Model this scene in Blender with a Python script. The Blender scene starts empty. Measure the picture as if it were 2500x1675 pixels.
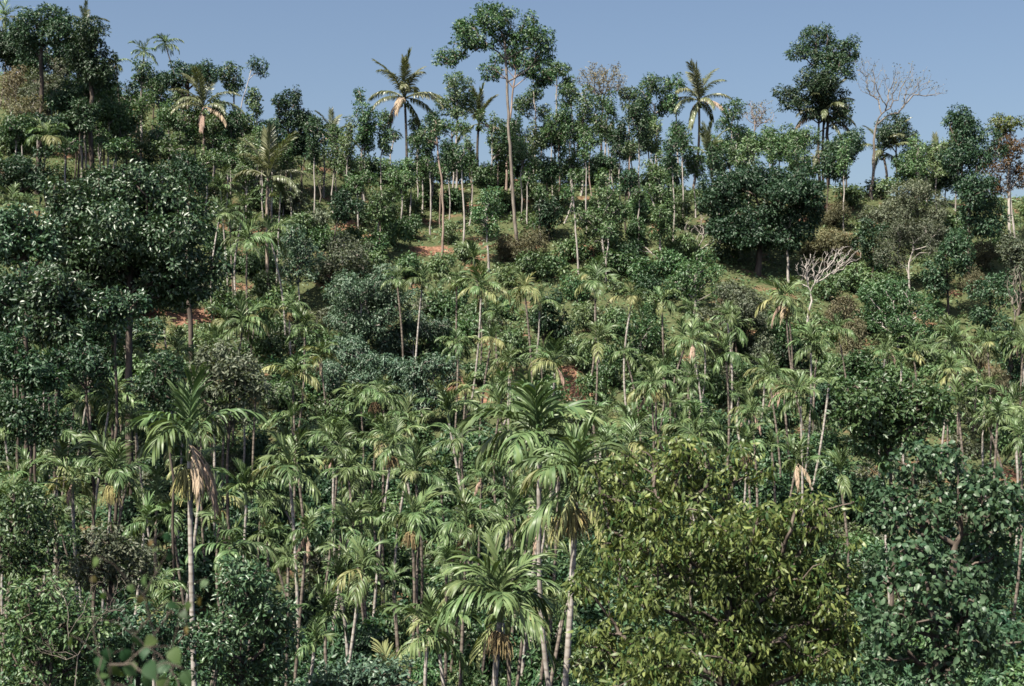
import bpy, math, zlib
import numpy as np
from mathutils import Matrix, Vector

# ------------------------------------------------------------------ camera, sky, sun, exposure
S = bpy.context.scene
COL = S.collection
PW, PH = 2500.0, 1675.0            # size of the photograph, used as the surveying frame
FOC = PW * 50.0 / 36.0             # 50 mm lens on 36 mm film
HOR = 900.0                        # eye level row

cam_d = bpy.data.cameras.new('camera')
cam_d.lens = 50; cam_d.sensor_width = 36; cam_d.sensor_fit = 'HORIZONTAL'
cam_d.clip_start = 0.05; cam_d.clip_end = 6000
cam_d.shift_y = (HOR - PH / 2) / PW
cam_d.dof.use_dof = True; cam_d.dof.focus_distance = 62; cam_d.dof.aperture_fstop = 3.4
cam = bpy.data.objects.new('camera', cam_d); COL.objects.link(cam)
cam.location = (0, 0, 0); cam.rotation_euler = (math.radians(90), 0, 0)
S.camera = cam

SUN_EL, SUN_AZ = math.radians(55), math.radians(222)      # azimuth clockwise from +Y
W = bpy.data.worlds.new('World'); S.world = W; W.use_nodes = True
wn = W.node_tree; wn.nodes.clear()
sky = wn.nodes.new('ShaderNodeTexSky'); sky.sky_type = 'NISHITA'; sky.sun_disc = False
sky.sun_elevation = SUN_EL; sky.sun_rotation = SUN_AZ
sky.air_density = 1.0; sky.dust_density = 4.2; sky.ozone_density = 1.2; sky.altitude = 700
bg = wn.nodes.new('ShaderNodeBackground'); bg.inputs['Strength'].default_value = 0.070
wo = wn.nodes.new('ShaderNodeOutputWorld')
wn.links.new(sky.outputs[0], bg.inputs[0]); wn.links.new(bg.outputs[0], wo.inputs[0])

sd = bpy.data.lights.new('sun', 'SUN'); sd.energy = 5.0; sd.angle = math.radians(0.5); sd.color = (1, 0.94, 0.83)
sun = bpy.data.objects.new('sun', sd); COL.objects.link(sun)
sv = Vector((math.sin(SUN_AZ) * math.cos(SUN_EL), math.cos(SUN_AZ) * math.cos(SUN_EL), math.sin(SUN_EL)))
sun.rotation_euler = (-sv).to_track_quat('-Z', 'Y').to_euler()
S.view_settings.view_transform = 'Standard'; S.view_settings.look = 'None'
S.view_settings.exposure = 0.95; S.view_settings.gamma = 1.0; S.view_settings.use_curve_mapping = False
S.render.engine = 'CYCLES'
S.cycles.max_bounces = 4; S.cycles.diffuse_bounces = 0; S.cycles.glossy_bounces = 1
S.cycles.transmission_bounces = 3; S.cycles.transparent_max_bounces = 4
S.cycles.pixel_filter_type = 'BLACKMAN_HARRIS'; S.cycles.filter_width = 1.6
S.cycles.use_denoising = True

# ------------------------------------------------------------------ helpers
def rng_for(*k):
    return np.random.default_rng(zlib.crc32(repr(k).encode()))

def nrm(v):
    v = np.asarray(v, float)
    return v / np.maximum(np.linalg.norm(v, axis=-1, keepdims=True), 1e-9)

PROF_Y = [-3000, -60, 0, 6, 12, 20, 30, 40, 55, 75, 90, 108, 125, 140, 150, 156, 165, 200, 300, 600, 5000]
PROF_Z = [-1, -1, -1.7, -2.9, -5.2, -8.4, -12, -14, -15, -14.2, -10.6, -3.0, 5.2, 13.2, 18.6, 20.2, 19.2, 8, -14, -18, -18]
def sstep(a, b, x):
    t = np.clip((np.asarray(x, float) - a) / (b - a), 0, 1)
    return t * t * (3 - 2 * t)
def terrain(x, y):
    x = np.asarray(x, float); y = np.asarray(y, float)
    z = np.interp(y, PROF_Y, PROF_Z)
    up = sstep(60, 150, y) * (1 - sstep(220, 400, y))
    z = z + up * (12.0 * sstep(6, 54, -x) - 2.0 * sstep(15, 60, x))
    fine = sstep(30, 60, y) * (1 - sstep(300, 500, y))
    z = z + fine * (0.5 * np.sin(x * .21 + y * .13) + 0.4 * np.sin(x * .09 - y * .27 + 1.3) + .22 * np.sin(x * .61 + 2) * np.sin(y * .53))
    return z

def at(px, py, y):
    return np.array([(px - PW / 2) * y / FOC, y, (HOR - py) * y / FOC])

YS = np.arange(40, 158.01, .5)
def ground_hit(px, py):
    ys = np.arange(38, 158, .25)
    x = (px - PW / 2) * ys / FOC; z = (HOR - py) * ys / FOC
    g = terrain(x, ys)
    i = np.argmax(z <= g) if np.any(z <= g) else len(ys) - 1
    return float(ys[i])
def solve_depth(px, py, Hpref, Hs=2.5, rpx=None, Rpref=1.6, Rs=.35, lo=40, hi=156):
    ys = YS[(YS >= lo) & (YS <= hi)]
    x = (px - PW / 2) * ys / FOC; z = (HOR - py) * ys / FOC
    H = z - terrain(x, ys)
    c = ((H - Hpref) / Hs) ** 2
    if rpx: c = c + ((rpx * ys / FOC - Rpref) / Rs) ** 2
    return float(ys[np.argmin(c)])

def mk_mesh(name, V, F, mat, rnd=None, smooth=False):
    V = np.ascontiguousarray(V, np.float32); F = np.ascontiguousarray(F, np.int32)
    k = F.shape[1]
    me = bpy.data.meshes.new(name)
    me.vertices.add(len(V)); me.vertices.foreach_set('co', V.ravel())
    me.loops.add(F.size); me.loops.foreach_set('vertex_index', F.ravel())
    me.polygons.add(len(F)); me.polygons.foreach_set('loop_start', np.arange(0, F.size, k, dtype=np.int32))
    if smooth: me.polygons.foreach_set('use_smooth', np.ones(len(F), bool))
    if rnd is not None:
        a = me.attributes.new('rnd', 'FLOAT', 'POINT'); a.data.foreach_set('value', np.ascontiguousarray(rnd, np.float32))
    me.update(calc_edges=True)
    me.materials.append(mat)
    return me

class Geo:
    def __init__(s): s.V = []; s.F = []; s.R = []; s.n = 0
    def add(s, V, F, r=0.5):
        V = np.asarray(V, float); s.V.append(V); s.F.append(np.asarray(F, np.int64) + s.n)
        s.R.append(np.broadcast_to(np.asarray(r, float), (len(V),))); s.n += len(V)
    def mesh(s, name, mat, smooth=False):
        return mk_mesh(name, np.concatenate(s.V), np.concatenate(s.F), mat, np.concatenate(s.R), smooth)

def tube(P, R, sides=6):
    P = np.asarray(P, float); R = np.asarray(R, float); n = len(P)
    T = nrm(np.gradient(P, axis=0))
    ref = np.where(np.abs(T[:, 2:3]) > .9, np.array([[1., 0, 0]]), np.array([[0, 0, 1.]]))
    A = nrm(np.cross(T, ref)); B = np.cross(T, A)
    for i in range(1, n):                                   # keep the ring from flipping
        a = A[i - 1] - T[i] * np.dot(A[i - 1], T[i]); A[i] = a / max(np.linalg.norm(a), 1e-9); B[i] = np.cross(T[i], A[i])
    th = np.arange(sides) * 2 * np.pi / sides
    V = P[:, None] + R[:, None, None] * (np.cos(th)[None, :, None] * A[:, None] + np.sin(th)[None, :, None] * B[:, None])
    i = np.arange(n - 1)[:, None] * sides; j = np.arange(sides)[None]; k = (j + 1) % sides
    a, b, c, d = i + j, i + k, i + sides + k, i + sides + j
    F = np.concatenate([np.stack([a, b, c], -1).reshape(-1, 3), np.stack([a, c, d], -1).reshape(-1, 3)])
    return V.reshape(-1, 3), F

def link(o, parent=None):
    COL.objects.link(o)
    if parent is not None: o.parent = parent
    return o
def child(name, me, parent, loc=(0, 0, 0), rot=(0, 0, 0), sc=1.0):
    o = bpy.data.objects.new(name, me); o.location = loc; o.rotation_euler = rot
    o.scale = (sc, sc, sc) if np.isscalar(sc) else sc
    return link(o, parent)
THINGS = []
def thing(name, loc, cat, group, px, py, phrase, label=None):
    e = bpy.data.objects.new(name, None); e.empty_display_size = .3; e.location = [float(v) for v in loc]
    COL.objects.link(e); e['category'] = cat
    if group: e['group'] = group
    THINGS.append(dict(o=e, px=px, py=py, phrase=phrase, label=label))
    return e

# ------------------------------------------------------------------ materials
def leaf_mat(name, c1, c2, rough=.45, spec=.5, trans=.3, tcol=None, objvar=.25):
    m = bpy.data.materials.new(name); m.use_nodes = True
    nt = m.node_tree; nt.nodes.clear(); N = nt.nodes.new; L = nt.links.new
    at_ = N('ShaderNodeAttribute'); at_.attribute_name = 'rnd'
    oi = N('ShaderNodeObjectInfo')
    mix = N('ShaderNodeMix'); mix.data_type = 'RGBA'
    mix.inputs[6].default_value = (*c1, 1); mix.inputs[7].default_value = (*c2, 1)
    L(at_.outputs['Fac'], mix.inputs[0])
    hsv = N('ShaderNodeHueSaturation')
    mv = N('ShaderNodeMapRange'); mv.inputs[3].default_value = 1 - objvar; mv.inputs[4].default_value = 1 + objvar
    L(oi.outputs['Random'], mv.inputs[0]); L(mv.outputs[0], hsv.inputs['Value'])
    mh = N('ShaderNodeMapRange'); mh.inputs[3].default_value = .5 - .02 * objvar * 4; mh.inputs[4].default_value = .5 + .02 * objvar * 4
    mm = N('ShaderNodeMath'); mm.operation = 'FRACT'; mx = N('ShaderNodeMath'); mx.operation = 'MULTIPLY'; mx.inputs[1].default_value = 7.31
    L(oi.outputs['Random'], mx.inputs[0]); L(mx.outputs[0], mm.inputs[0]); L(mm.outputs[0], mh.inputs[0]); L(mh.outputs[0], hsv.inputs['Hue'])
    L(mix.outputs[2], hsv.inputs['Color'])
    p = N('ShaderNodeBsdfPrincipled'); p.inputs['Roughness'].default_value = rough
    p.inputs['Specular IOR Level'].default_value = spec
    L(hsv.outputs[0], p.inputs['Base Color'])
    t = N('ShaderNodeBsdfTranslucent')
    tm = N('ShaderNodeMix'); tm.data_type = 'RGBA'; tm.blend_type = 'MULTIPLY'; tm.inputs[0].default_value = 1
    L(hsv.outputs[0], tm.inputs[6]); tm.inputs[7].default_value = (*(tcol or (1.25, 1.35, .6)), 1)
    L(tm.outputs[2], t.inputs[0])
    ms = N('ShaderNodeMixShader'); ms.inputs[0].default_value = trans
    L(p.outputs[0], ms.inputs[1]); L(t.outputs[0], ms.inputs[2])
    o = N('ShaderNodeOutputMaterial'); L(ms.outputs[0], o.inputs[0])
    return m

def bark_mat(name, c1, c2, scale=6, zs=.25, rings=0, ringcol=(.2, .17, .13)):
    m = bpy.data.materials.new(name); m.use_nodes = True
    nt = m.node_tree; N = nt.nodes.new; L = nt.links.new
    p = nt.nodes['Principled BSDF']; p.inputs['Roughness'].default_value = .85; p.inputs['Specular IOR Level'].default_value = .2
    tc = N('ShaderNodeTexCoord'); mp = N('ShaderNodeMapping'); mp.inputs['Scale'].default_value = (1, 1, zs)
    L(tc.outputs['Object'], mp.inputs[0])
    nz = N('ShaderNodeTexNoise'); nz.inputs['Scale'].default_value = scale; nz.inputs['Detail'].default_value = 4
    L(mp.outputs[0], nz.inputs[0])
    cr = N('ShaderNodeValToRGB'); cr.color_ramp.elements[0].position = .35; cr.color_ramp.elements[1].position = .65
    cr.color_ramp.elements[0].color = (*c1, 1); cr.color_ramp.elements[1].color = (*c2, 1)
    L(nz.outputs['Fac'], cr.inputs[0]); out = cr.outputs[0]
    if rings:
        wv = N('ShaderNodeTexWave'); wv.bands_direction = 'Z'; wv.inputs['Scale'].default_value = rings; wv.inputs['Distortion'].default_value = 1.2
        wv.inputs['Detail'].default_value = 1; wv.inputs['Detail Scale'].default_value = 2
        L(tc.outputs['Object'], wv.inputs[0])
        rr = N('ShaderNodeValToRGB'); rr.color_ramp.elements[0].position = .72; rr.color_ramp.elements[1].position = .95
        L(wv.outputs['Fac'], rr.inputs[0])
        mx = N('ShaderNodeMix'); mx.data_type = 'RGBA'; L(rr.outputs[0], mx.inputs[0]); L(out, mx.inputs[6]); mx.inputs[7].default_value = (*ringcol, 1)
        out = mx.outputs[2]
    L(out, p.inputs['Base Color'])
    return m

M = dict(
    frond=leaf_mat('areca_frond_green', (.021, .068, .024), (.160, .222, .086), .46, .45, .12),
    frond_pale=leaf_mat('areca_frond_pale', (.13, .18, .06), (.31, .31, .14), .5, .4, .22),
    frond_dead=leaf_mat('dead_frond_tan', (.34, .23, .16), (.52, .40, .30), .7, .2, .2, (1, .9, .75)),
    coco=leaf_mat('coconut_frond', (.080, .110, .050), (.200, .210, .110), .38, .6, .18),
    fruit=leaf_mat('palm_flower_yellow', (.40, .34, .13), (.52, .46, .22), .6, .3, .15),
    fruit_brown=leaf_mat('palm_flower_brown', (.24, .17, .09), (.36, .27, .15), .7, .2, .1),
    shaft=leaf_mat('crownshaft_green', (.11, .17, .06), (.16, .20, .09), .35, .5, .05),
    glossy=leaf_mat('leaf_glossy_dark', (.028, .078, .036), (.088, .146, .072), .40, .65, .12),
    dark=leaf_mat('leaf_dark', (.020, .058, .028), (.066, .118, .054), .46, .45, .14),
    mid=leaf_mat('leaf_mid_green', (.040, .104, .038), (.125, .192, .074), .44, .55, .18),
    light=leaf_mat('leaf_light_green', (.065, .135, .052), (.165, .225, .095), .45, .65, .22),
    blue=leaf_mat('leaf_blue_green', (.058, .122, .076), (.135, .200, .125), .45, .6, .18, (1.1, 1.3, .75)),
    grey=leaf_mat('leaf_grey_green', (.090, .120, .075), (.180, .195, .130), .5, .4, .2),
    brown=leaf_mat('leaf_brown', (.13, .140, .075), (.27, .245, .150), .6, .3, .25, (1.2, 1, .6)),
    rust=leaf_mat('leaf_rust', (.11, .10, .035), (.26, .15, .050), .5, .4, .25, (1.2, 1, .5)),
    yellow=leaf_mat('leaf_yellow_green', (.032, .074, .018), (.215, .245, .076), .44, .48, .18, (1.3, 1.25, .5), .1),
    broad=leaf_mat('leaf_broad_green', (.032, .078, .036), (.105, .160, .085), .42, .4, .16, (1.1, 1.35, .7), .15),
    near=leaf_mat('leaf_near_vine', (.028, .070, .028), (.085, .135, .045), .5, .2, .3),
    near_dry=leaf_mat('leaf_near_dry', (.15, .10, .04), (.20, .16, .06), .5, .4, .3),
    cover=leaf_mat('leaf_ground_cover', (.060, .135, .055), (.170, .220, .100), .5, .5, .2),
    palm_bark=bark_mat('palm_bark', (.30, .27, .23), (.48, .44, .40), 5, .35, 1.05, (.27, .235, .2)),
    palm_bark_shaded=bark_mat('palm_bark_brown_shaded', (.13, .105, .085), (.27, .23, .19), 5, .35, 1.05, (.11, .09, .075)),  # browner bark, its dark tone also standing in for shade on trunks
    coco_bark_shaded=bark_mat('coconut_bark_shaded', (.055, .048, .042), (.13, .11, .09), 6, .5),  # bark coloured dark to imitate a trunk in its own crown's shade
    coco_bark_pale=bark_mat('coconut_bark_pale', (.22, .17, .13), (.38, .31, .25), 6, .5),
    bark=bark_mat('bark_brown', (.07, .055, .045), (.16, .13, .105), 4, .2),
    bark_pale=bark_mat('bark_pale', (.28, .25, .22), (.55, .50, .45), 2.2, .5),
    bark_grey=bark_mat('bark_grey', (.13, .11, .09), (.29, .25, .21), 3, .3),
    bark_pink=bark_mat('bark_pinkish', (.24, .18, .145), (.42, .32, .26), 3, .3),
)

# ground material: red laterite soil with litter and low green growth
gm = bpy.data.materials.new('red_soil'); gm.use_nodes = True
nt = gm.node_tree; N = nt.nodes.new; L = nt.links.new
p = nt.nodes['Principled BSDF']; p.inputs['Roughness'].default_value = .95; p.inputs['Specular IOR Level'].default_value = .1
tc = N('ShaderNodeTexCoord')
n1 = N('ShaderNodeTexNoise'); n1.inputs['Scale'].default_value = .35; n1.inputs['Detail'].default_value = 6; L(tc.outputs['Object'], n1.inputs[0])
n2 = N('ShaderNodeTexNoise'); n2.inputs['Scale'].default_value = 3.5; n2.inputs['Detail'].default_value = 5; L(tc.outputs['Object'], n2.inputs[0])
c1 = N('ShaderNodeValToRGB'); e = c1.color_ramp.elements; e[0].position = .36; e[1].position = .66
e[0].color = (.12, .062, .038, 1); e[1].color = (.30, .17, .115, 1); L(n2.outputs['Fac'], c1.inputs[0])
ga = N('ShaderNodeAttribute'); ga.attribute_name = 'rnd'
gs = N('ShaderNodeMath'); gs.operation = 'SUBTRACT'; L(n1.outputs['Fac'], gs.inputs[0]); L(ga.outputs['Fac'], gs.inputs[1])
c2 = N('ShaderNodeValToRGB'); e = c2.color_ramp.elements; e[0].position = .30; e[1].position = .42; L(gs.outputs[0], c2.inputs[0])
c3 = N('ShaderNodeValToRGB'); e = c3.color_ramp.elements; e[0].color = (.040, .062, .026, 1); e[1].color = (.12, .125, .06, 1); L(n2.outputs['Fac'], c3.inputs[0])
mx = N('ShaderNodeMix'); mx.data_type = 'RGBA'; L(c2.outputs[0], mx.inputs[0]); L(c1.outputs[0], mx.inputs[6]); L(c3.outputs[0], mx.inputs[7])
L(mx.outputs[2], p.inputs['Base Color'])
bp = N('ShaderNodeBump'); bp.inputs['Strength'].default_value = .8; bp.inputs['Distance'].default_value = .15; L(n2.outputs['Fac'], bp.inputs['Height']); L(bp.outputs[0], p.inputs['Normal'])

# ------------------------------------------------------------------ ground
gx = np.unique(np.concatenate([[-4000, -2500, -1500, -900, -500, -300, -200, -140], np.arange(-100, 100.1, 1.0), [140, 200, 300, 500, 900, 1500, 2500, 4000]]))
gy = np.unique(np.concatenate([[-3000, -1200, -500, -200, -100, -60, -30, -12, 0, 6, 12, 20, 26], np.arange(30, 176, 1.0), [190, 210, 240, 300, 420, 600, 1000, 2000, 4500]]))
GX, GY = np.meshgrid(gx, gy)
GZ = terrain(GX, GY)
V = np.stack([GX, GY, GZ], -1).reshape(-1, 3)
nx, ny = len(gx), len(gy)
I = (np.arange(ny - 1)[:, None] * nx + np.arange(nx - 1)[None]).ravel()
F = np.stack([I, I + 1, I + nx + 1, I + nx], -1)
SOIL = [(1400, 955, 40, 30), (1385, 905, 28, 18), (1430, 965, 32, 20), (1140, 925, 44, 24), (1110, 960, 34, 22), (1190, 975, 34, 18), (1050, 612, 60, 13), (1010, 622, 34, 12), (1395, 612, 34, 14), (1425, 622, 28, 14), (1310, 608, 22, 9), (450, 780, 66, 20), (370, 775, 34, 16), (500, 770, 44, 16), (690, 730, 50, 10), (1250, 965, 16, 16), (1600, 560, 14, 12), (860, 550, 34, 12), (900, 575, 30, 9), (1180, 600, 30, 9), (2010, 505, 34, 9), (1555, 600, 18, 10), (560, 775, 30, 10), (600, 700, 40, 9), (820, 560, 28, 11)]
def soil_mask(P):
    px = P[:, 0] * FOC / np.maximum(P[:, 1], 5) + PW / 2; py = HOR - P[:, 2] * FOC / np.maximum(P[:, 1], 5)
    m = np.zeros(len(P))
    for (q, b, c, d) in SOIL: m = np.maximum(m, 1 - .5 * (((px - q) / c) ** 2 + ((py - b) / d) ** 2) * 1.5)
    return np.where(P[:, 1] > 40, np.clip(m, 0, 1), 0)
ground = bpy.data.objects.new('ground', mk_mesh('ground', V, F, gm, .34 * soil_mask(V), True))
ground['kind'] = 'structure'; ground['label'] = 'red soil hillside rising from the valley to the ridge'; link(ground)

# ------------------------------------------------------------------ leaves
#
def leaf_geo(P, D, Nn, Ln, Wd, r, fold=.25, fine=False, curl=.25):
    """folded leaf blades: P base, D direction, Nn normal"""
    D = nrm(D); Sd = nrm(np.cross(D, Nn)); Nn = np.cross(Sd, D)
    Ln = Ln[:, None]; Wd = Wd[:, None]; n = len(P)
    if not fine:
        a = P; b = P + D * Ln * .48 + Sd * Wd * .5 + Nn * Wd * fold; d = P + D * Ln * .48 - Sd * Wd * .5 + Nn * Wd * fold
        c = P + D * Ln - Nn * Ln * curl * .5
        V = np.stack([a, b, c, d], 1).reshape(-1, 3)
        i = np.arange(n)[:, None] * 4
        F = np.concatenate([i + np.array([[0, 1, 2]]), i + np.array([[0, 2, 3]])])
        return V, F, np.repeat(r, 4)
    if fine == 4:
        m1 = P + D * Ln * .3 - Nn * Ln * curl * .09; m2 = P + D * Ln * .68 - Nn * Ln * curl * .46
        V = np.stack([P, m1 + Sd * Wd * .48 + Nn * Wd * fold * .4, m2 + Sd * Wd * .38, P + D * Ln - Nn * Ln * curl, m2 - Sd * Wd * .38 + Nn * Wd * fold * .5, m1 - Sd * Wd * .48], 1).reshape(-1, 3)
        i = np.arange(n)[:, None] * 6
        return V, np.concatenate([i + np.array([t]) for t in ([0, 1, 5], [1, 2, 5], [5, 2, 4], [4, 2, 3])]), np.repeat(r, 6)
    z = [0, .28, .62, 1]; w = [.0, .46, .42, 0]
    mid = [P + D * Ln * z[k] - Nn * Ln * curl * z[k] ** 2 for k in range(4)]
    V = [mid[0], mid[1], mid[1] + Sd * Wd * w[1] + Nn * Wd * fold * .8, mid[1] - Sd * Wd * w[1] + Nn * Wd * fold * .8,
         mid[2], mid[2] + Sd * Wd * w[2] + Nn * Wd * fold * .7, mid[2] - Sd * Wd * w[2] + Nn * Wd * fold * .7, mid[3]]
    V = np.stack(V, 1).reshape(-1, 3)
    i = np.arange(n)[:, None] * 8
    T = [[0, 2, 1], [0, 1, 3], [1, 2, 5], [1, 5, 4], [3, 1, 4], [3, 4, 6], [4, 5, 7], [6, 4, 7]]
    F = np.concatenate([i + np.array([t]) for t in T])
    return V, F, np.repeat(r, 8)

def sub_blobs(blobs, rng, frac=.5, per=8):
    """break big crown ellipsoids (centre, radii) into an uneven heap of smaller lobes"""
    out = []
    for c, r in blobs:
        c = np.array(c); r = np.array(r)
        n = max(3, int(per * (.85 + .3 * rng.random())))
        for k in range(n):
            d = nrm(rng.normal(size=3)); q = rng.random() ** .45 * (1 - frac * .42)
            f = frac * (.55 + .9 * rng.random())
            out.append((c + d * r * q, r * f * np.array([1, 1, .8 + .25 * rng.random()])))
    return out

def crown_leaves(lobes, rng, Lf, Wf, cov, droop=.2, clump=.8, upb=.4, inner=.22, rnd=.5, per_tip=10):
    """points, directions and normals of the leaves of a heap of lobes"""
    C = np.array([l[0] for l in lobes]); R = np.array([l[1] for l in lobes])
    la = Lf * Wf * .5
    out = []
    for i in range(len(lobes)):
        r = R[i]; area = 4 * np.pi * ((r[0] * r[1]) ** 1.6 / 3 + (r[0] * r[2]) ** 1.6 / 3 + (r[1] * r[2]) ** 1.6 / 3) ** (1 / 1.6)
        n = int(area * cov / la) + 4
        # twig tips that gather leaves
        k = max(4, int(n / per_tip))
        u = nrm(rng.normal(size=(k, 3)))
        q = 1 - np.abs(rng.normal(size=(k, 1))) * inner * 1.3
        tip = C[i] + u * r * np.clip(q, .3, 1.08)
        j = rng.integers(0, k, n)
        off = rng.normal(size=(n, 3)) * clump * Lf
        P = tip[j] + off * .55
        out.append((P, nrm(u[j] / r * r.mean() + 0.0), nrm(off)))
    P = np.concatenate([o[0] for o in out]); U = np.concatenate([o[1] for o in out]); O = np.concatenate([o[2] for o in out])
    keep = np.ones(len(P), bool)                       # drop leaves buried inside other lobes
    for i in range(len(lobes)):
        keep &= (((P - C[i]) / R[i]) ** 2).sum(1) > .62 ** 2
    buried = rng.random(len(P)) < .12
    P = P[keep | buried]; U = U[keep | buried]; O = O[keep | buried]
    n = len(P)
    Nn = nrm(U * .55 + np.array([0, 0, 1]) * upb + rng.normal(size=(n, 3)) * rnd)
    D = O + rng.normal(size=(n, 3)) * .35 + U * .45; D[:, 2] -= droop * .5
    D = nrm(D - Nn * (D * Nn).sum(1, keepdims=True)); D[:, 2] -= droop; D = nrm(D)
    return P, D, Nn

# ------------------------------------------------------------------ branching
def branches(base, top, targets, rng, r0, tip=.012, sides=5, wig=.12, first=.45, step=.7, rise=.15, bal=.45):
    base = np.array(base, float); top = np.array(top, float)
    n0 = max(4, int(np.linalg.norm(top - base) / 1.0))
    t = np.linspace(0, 1, n0 + 1)[:, None]
    tr = base + (top - base) * t
    tr[1:-1] += rng.normal(size=(n0 - 1, 3)) * np.array([1, 1, .2]) * wig * .5
    tr += np.sin(t * np.pi) * np.array([rng.normal() * wig * 2, rng.normal() * wig, 0])
    plen = [np.linalg.norm(q - tr[0]) for q in tr]; pos = list(tr); par = [-1] + list(range(n0)); att = [i for i in range(n0 + 1) if i / n0 >= first]
    T = np.array(targets); o = np.argsort(np.linalg.norm(T - top, axis=1))
    tips = []
    for ti in o:
        tg = T[ti]; A = np.array([pos[i] for i in att])
        d = np.linalg.norm(A - tg, axis=1) + 1.1 * np.maximum(0, A[:, 2] - tg[2] + rise * np.linalg.norm((A - tg)[:, :2], axis=1))
        d = d + bal * np.array([plen[i] for i in att])
        j = att[int(np.argmin(d))]; s = pos[j]
        L_ = np.linalg.norm(tg - s); m = max(2, int(L_ / step))
        prev = j; bow = np.array([0, 0, 1]) * L_ * .10 + rng.normal(size=3) * L_ * .07
        for q in range(1, m + 1):
            f = q / m
            pp = s + (tg - s) * f + bow * math.sin(f * math.pi) + (rng.normal(size=3) * wig * .35 if q < m else 0)
            plen.append(plen[prev] + np.linalg.norm(pp - pos[prev])); pos.append(pp); par.append(prev); prev = len(pos) - 1; att.append(prev)
        tips.append(prev)
    n = len(pos); cnt = np.zeros(n)
    for tnode in tips: cnt[tnode] += 1
    for i in range(n - 1, 0, -1): cnt[par[i]] += cnt[i]
    rad = np.maximum(tip, np.minimum(r0, tip * np.maximum(cnt, 1) ** .52))
    k = r0 / rad[n0] if rad[n0] < r0 else 1
    for i in range(n0 + 1): rad[i] = r0 * (1.12 - .45 * i / n0)
    rad[0] *= 1.25
    big = r0 * .45
    rad[n0 + 1:] = np.minimum(rad[n0 + 1:] * min(k, 1.4), big)
    kids = [[] for _ in range(n)]
    for i in range(1, n): kids[par[i]].append(i)
    g = Geo(); P = np.array(pos); stack = [(0, None)]
    while stack:
        i, p0 = stack.pop()
        chain = [] if p0 is None else [p0]
        rr = [] if p0 is None else [min(rad[p0], rad[i] * 1.25)]
        while True:
            chain.append(i); rr.append(rad[i])
            ks = sorted(kids[i], key=lambda q: -cnt[q])
            if not ks: break
            nxt = ks[0]
            if i < n0: nxt = i + 1
            for q in kids[i]:
                if q != nxt: stack.append((q, i))
            i = nxt
        if len(chain) > 1:
            v, f = tube(P[chain], np.array(rr), sides if rr[0] > .05 else 4); g.add(v, f)
    return g

# ------------------------------------------------------------------ palm fronds
def frond_geo(rng, L=1.9, e0=60, bend=60, n=20, ll=.62, lw=.075, droop=.3, vee=.35, pet=.1, seg=4, stiff=1.0, fwd=(62, 28), rw=.022, gap=0, tatter=.15):
    g = Geo(); m = 16
    s = np.linspace(0, 1, m); el = np.radians(e0 - bend * s ** 1.4)
    dx = np.cos(el); dz = np.sin(el); ds = L / (m - 1)
    X = np.concatenate([[0], np.cumsum(dx[:-1]) * ds]); Z = np.concatenate([[0], np.cumsum(dz[:-1]) * ds])
    sway = rng.normal() * .06 * L
    Yy = sway * s ** 2
    R = np.stack([X, Yy, Z], 1)
    v, f = tube(R, rw * (1.25 - 1.05 * s), 5); g.add(v, f, .75)
    T = nrm(np.gradient(R, axis=0))
    for side in (-1, 1):
        for k in range(n):
            sk = pet + (1 - pet) * (k + .5 + rng.normal() * .18) / n
            if sk >= 1: continue
            if rng.random() < gap: continue
            pos = np.array([np.interp(sk, s, R[:, q]) for q in range(3)])
            t = nrm(np.array([np.interp(sk, s, T[:, q]) for q in range(3)]))
            S_ = np.array([0, side, 0.]); U = nrm(np.cross(t, S_) * -side)
            if U[2] < 0 and abs(t[2]) < .98: U = -U
            if abs(t[2]) > .98: U = np.array([-1., 0, 0])
            w = (sk - pet) / (1 - pet)
            phi = math.radians(fwd[0] + (fwd[1] - fwd[0]) * w) * (1 + rng.normal() * .08)
            v_ = vee * (1 + rng.normal() * .3)
            d = nrm(t * math.cos(phi) + S_ * math.sin(phi) * math.cos(v_) + U * math.sin(phi) * math.sin(v_))
            ln = ll * (.55 + .95 * w - 1.0 * w * w + .12 * rng.random()) * (1 - .5 * tatter * rng.random())
            wd = lw * (.8 + .4 * rng.random())
            tw = rng.normal() * .55
            pts = [pos]; dirs = [d]
            kd = droop * (.7 + .6 * rng.random())
            for q in range(seg):
                d = nrm(d + np.array([0, 0, -1]) * kd * (q + .5) / seg * 1.6)
                pts.append(pts[-1] + d * ln / seg); dirs.append(d)
            ws = [.35, .9, 1.0, .85, .30] if seg == 4 else [.4, 1, .8, .15]
            Vv = []
            for q in range(seg + 1):
                dd = dirs[q]; wv = t - dd * np.dot(t, dd)
                if np.linalg.norm(wv) < .15: wv = np.cross(dd, [0, 1, .2])
                wv = nrm(wv); nb = np.cross(dd, wv)
                wv = wv * math.cos(tw) + nb * math.sin(tw)
                Vv += [pts[q] - wv * wd * ws[q] * .5, pts[q] + wv * wd * ws[q] * .5]
            Ff = []
            for q in range(seg): a = q * 2; Ff += [[a, a + 1, a + 3], [a, a + 3, a + 2]]
            r_ = np.clip(.25 + .5 * rng.random(), 0, 1)
            tipy = np.repeat(np.linspace(0, .30, seg + 1), 2)
            g.add(Vv, Ff, np.clip(r_ + tipy, 0, 1))
    return g

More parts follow.
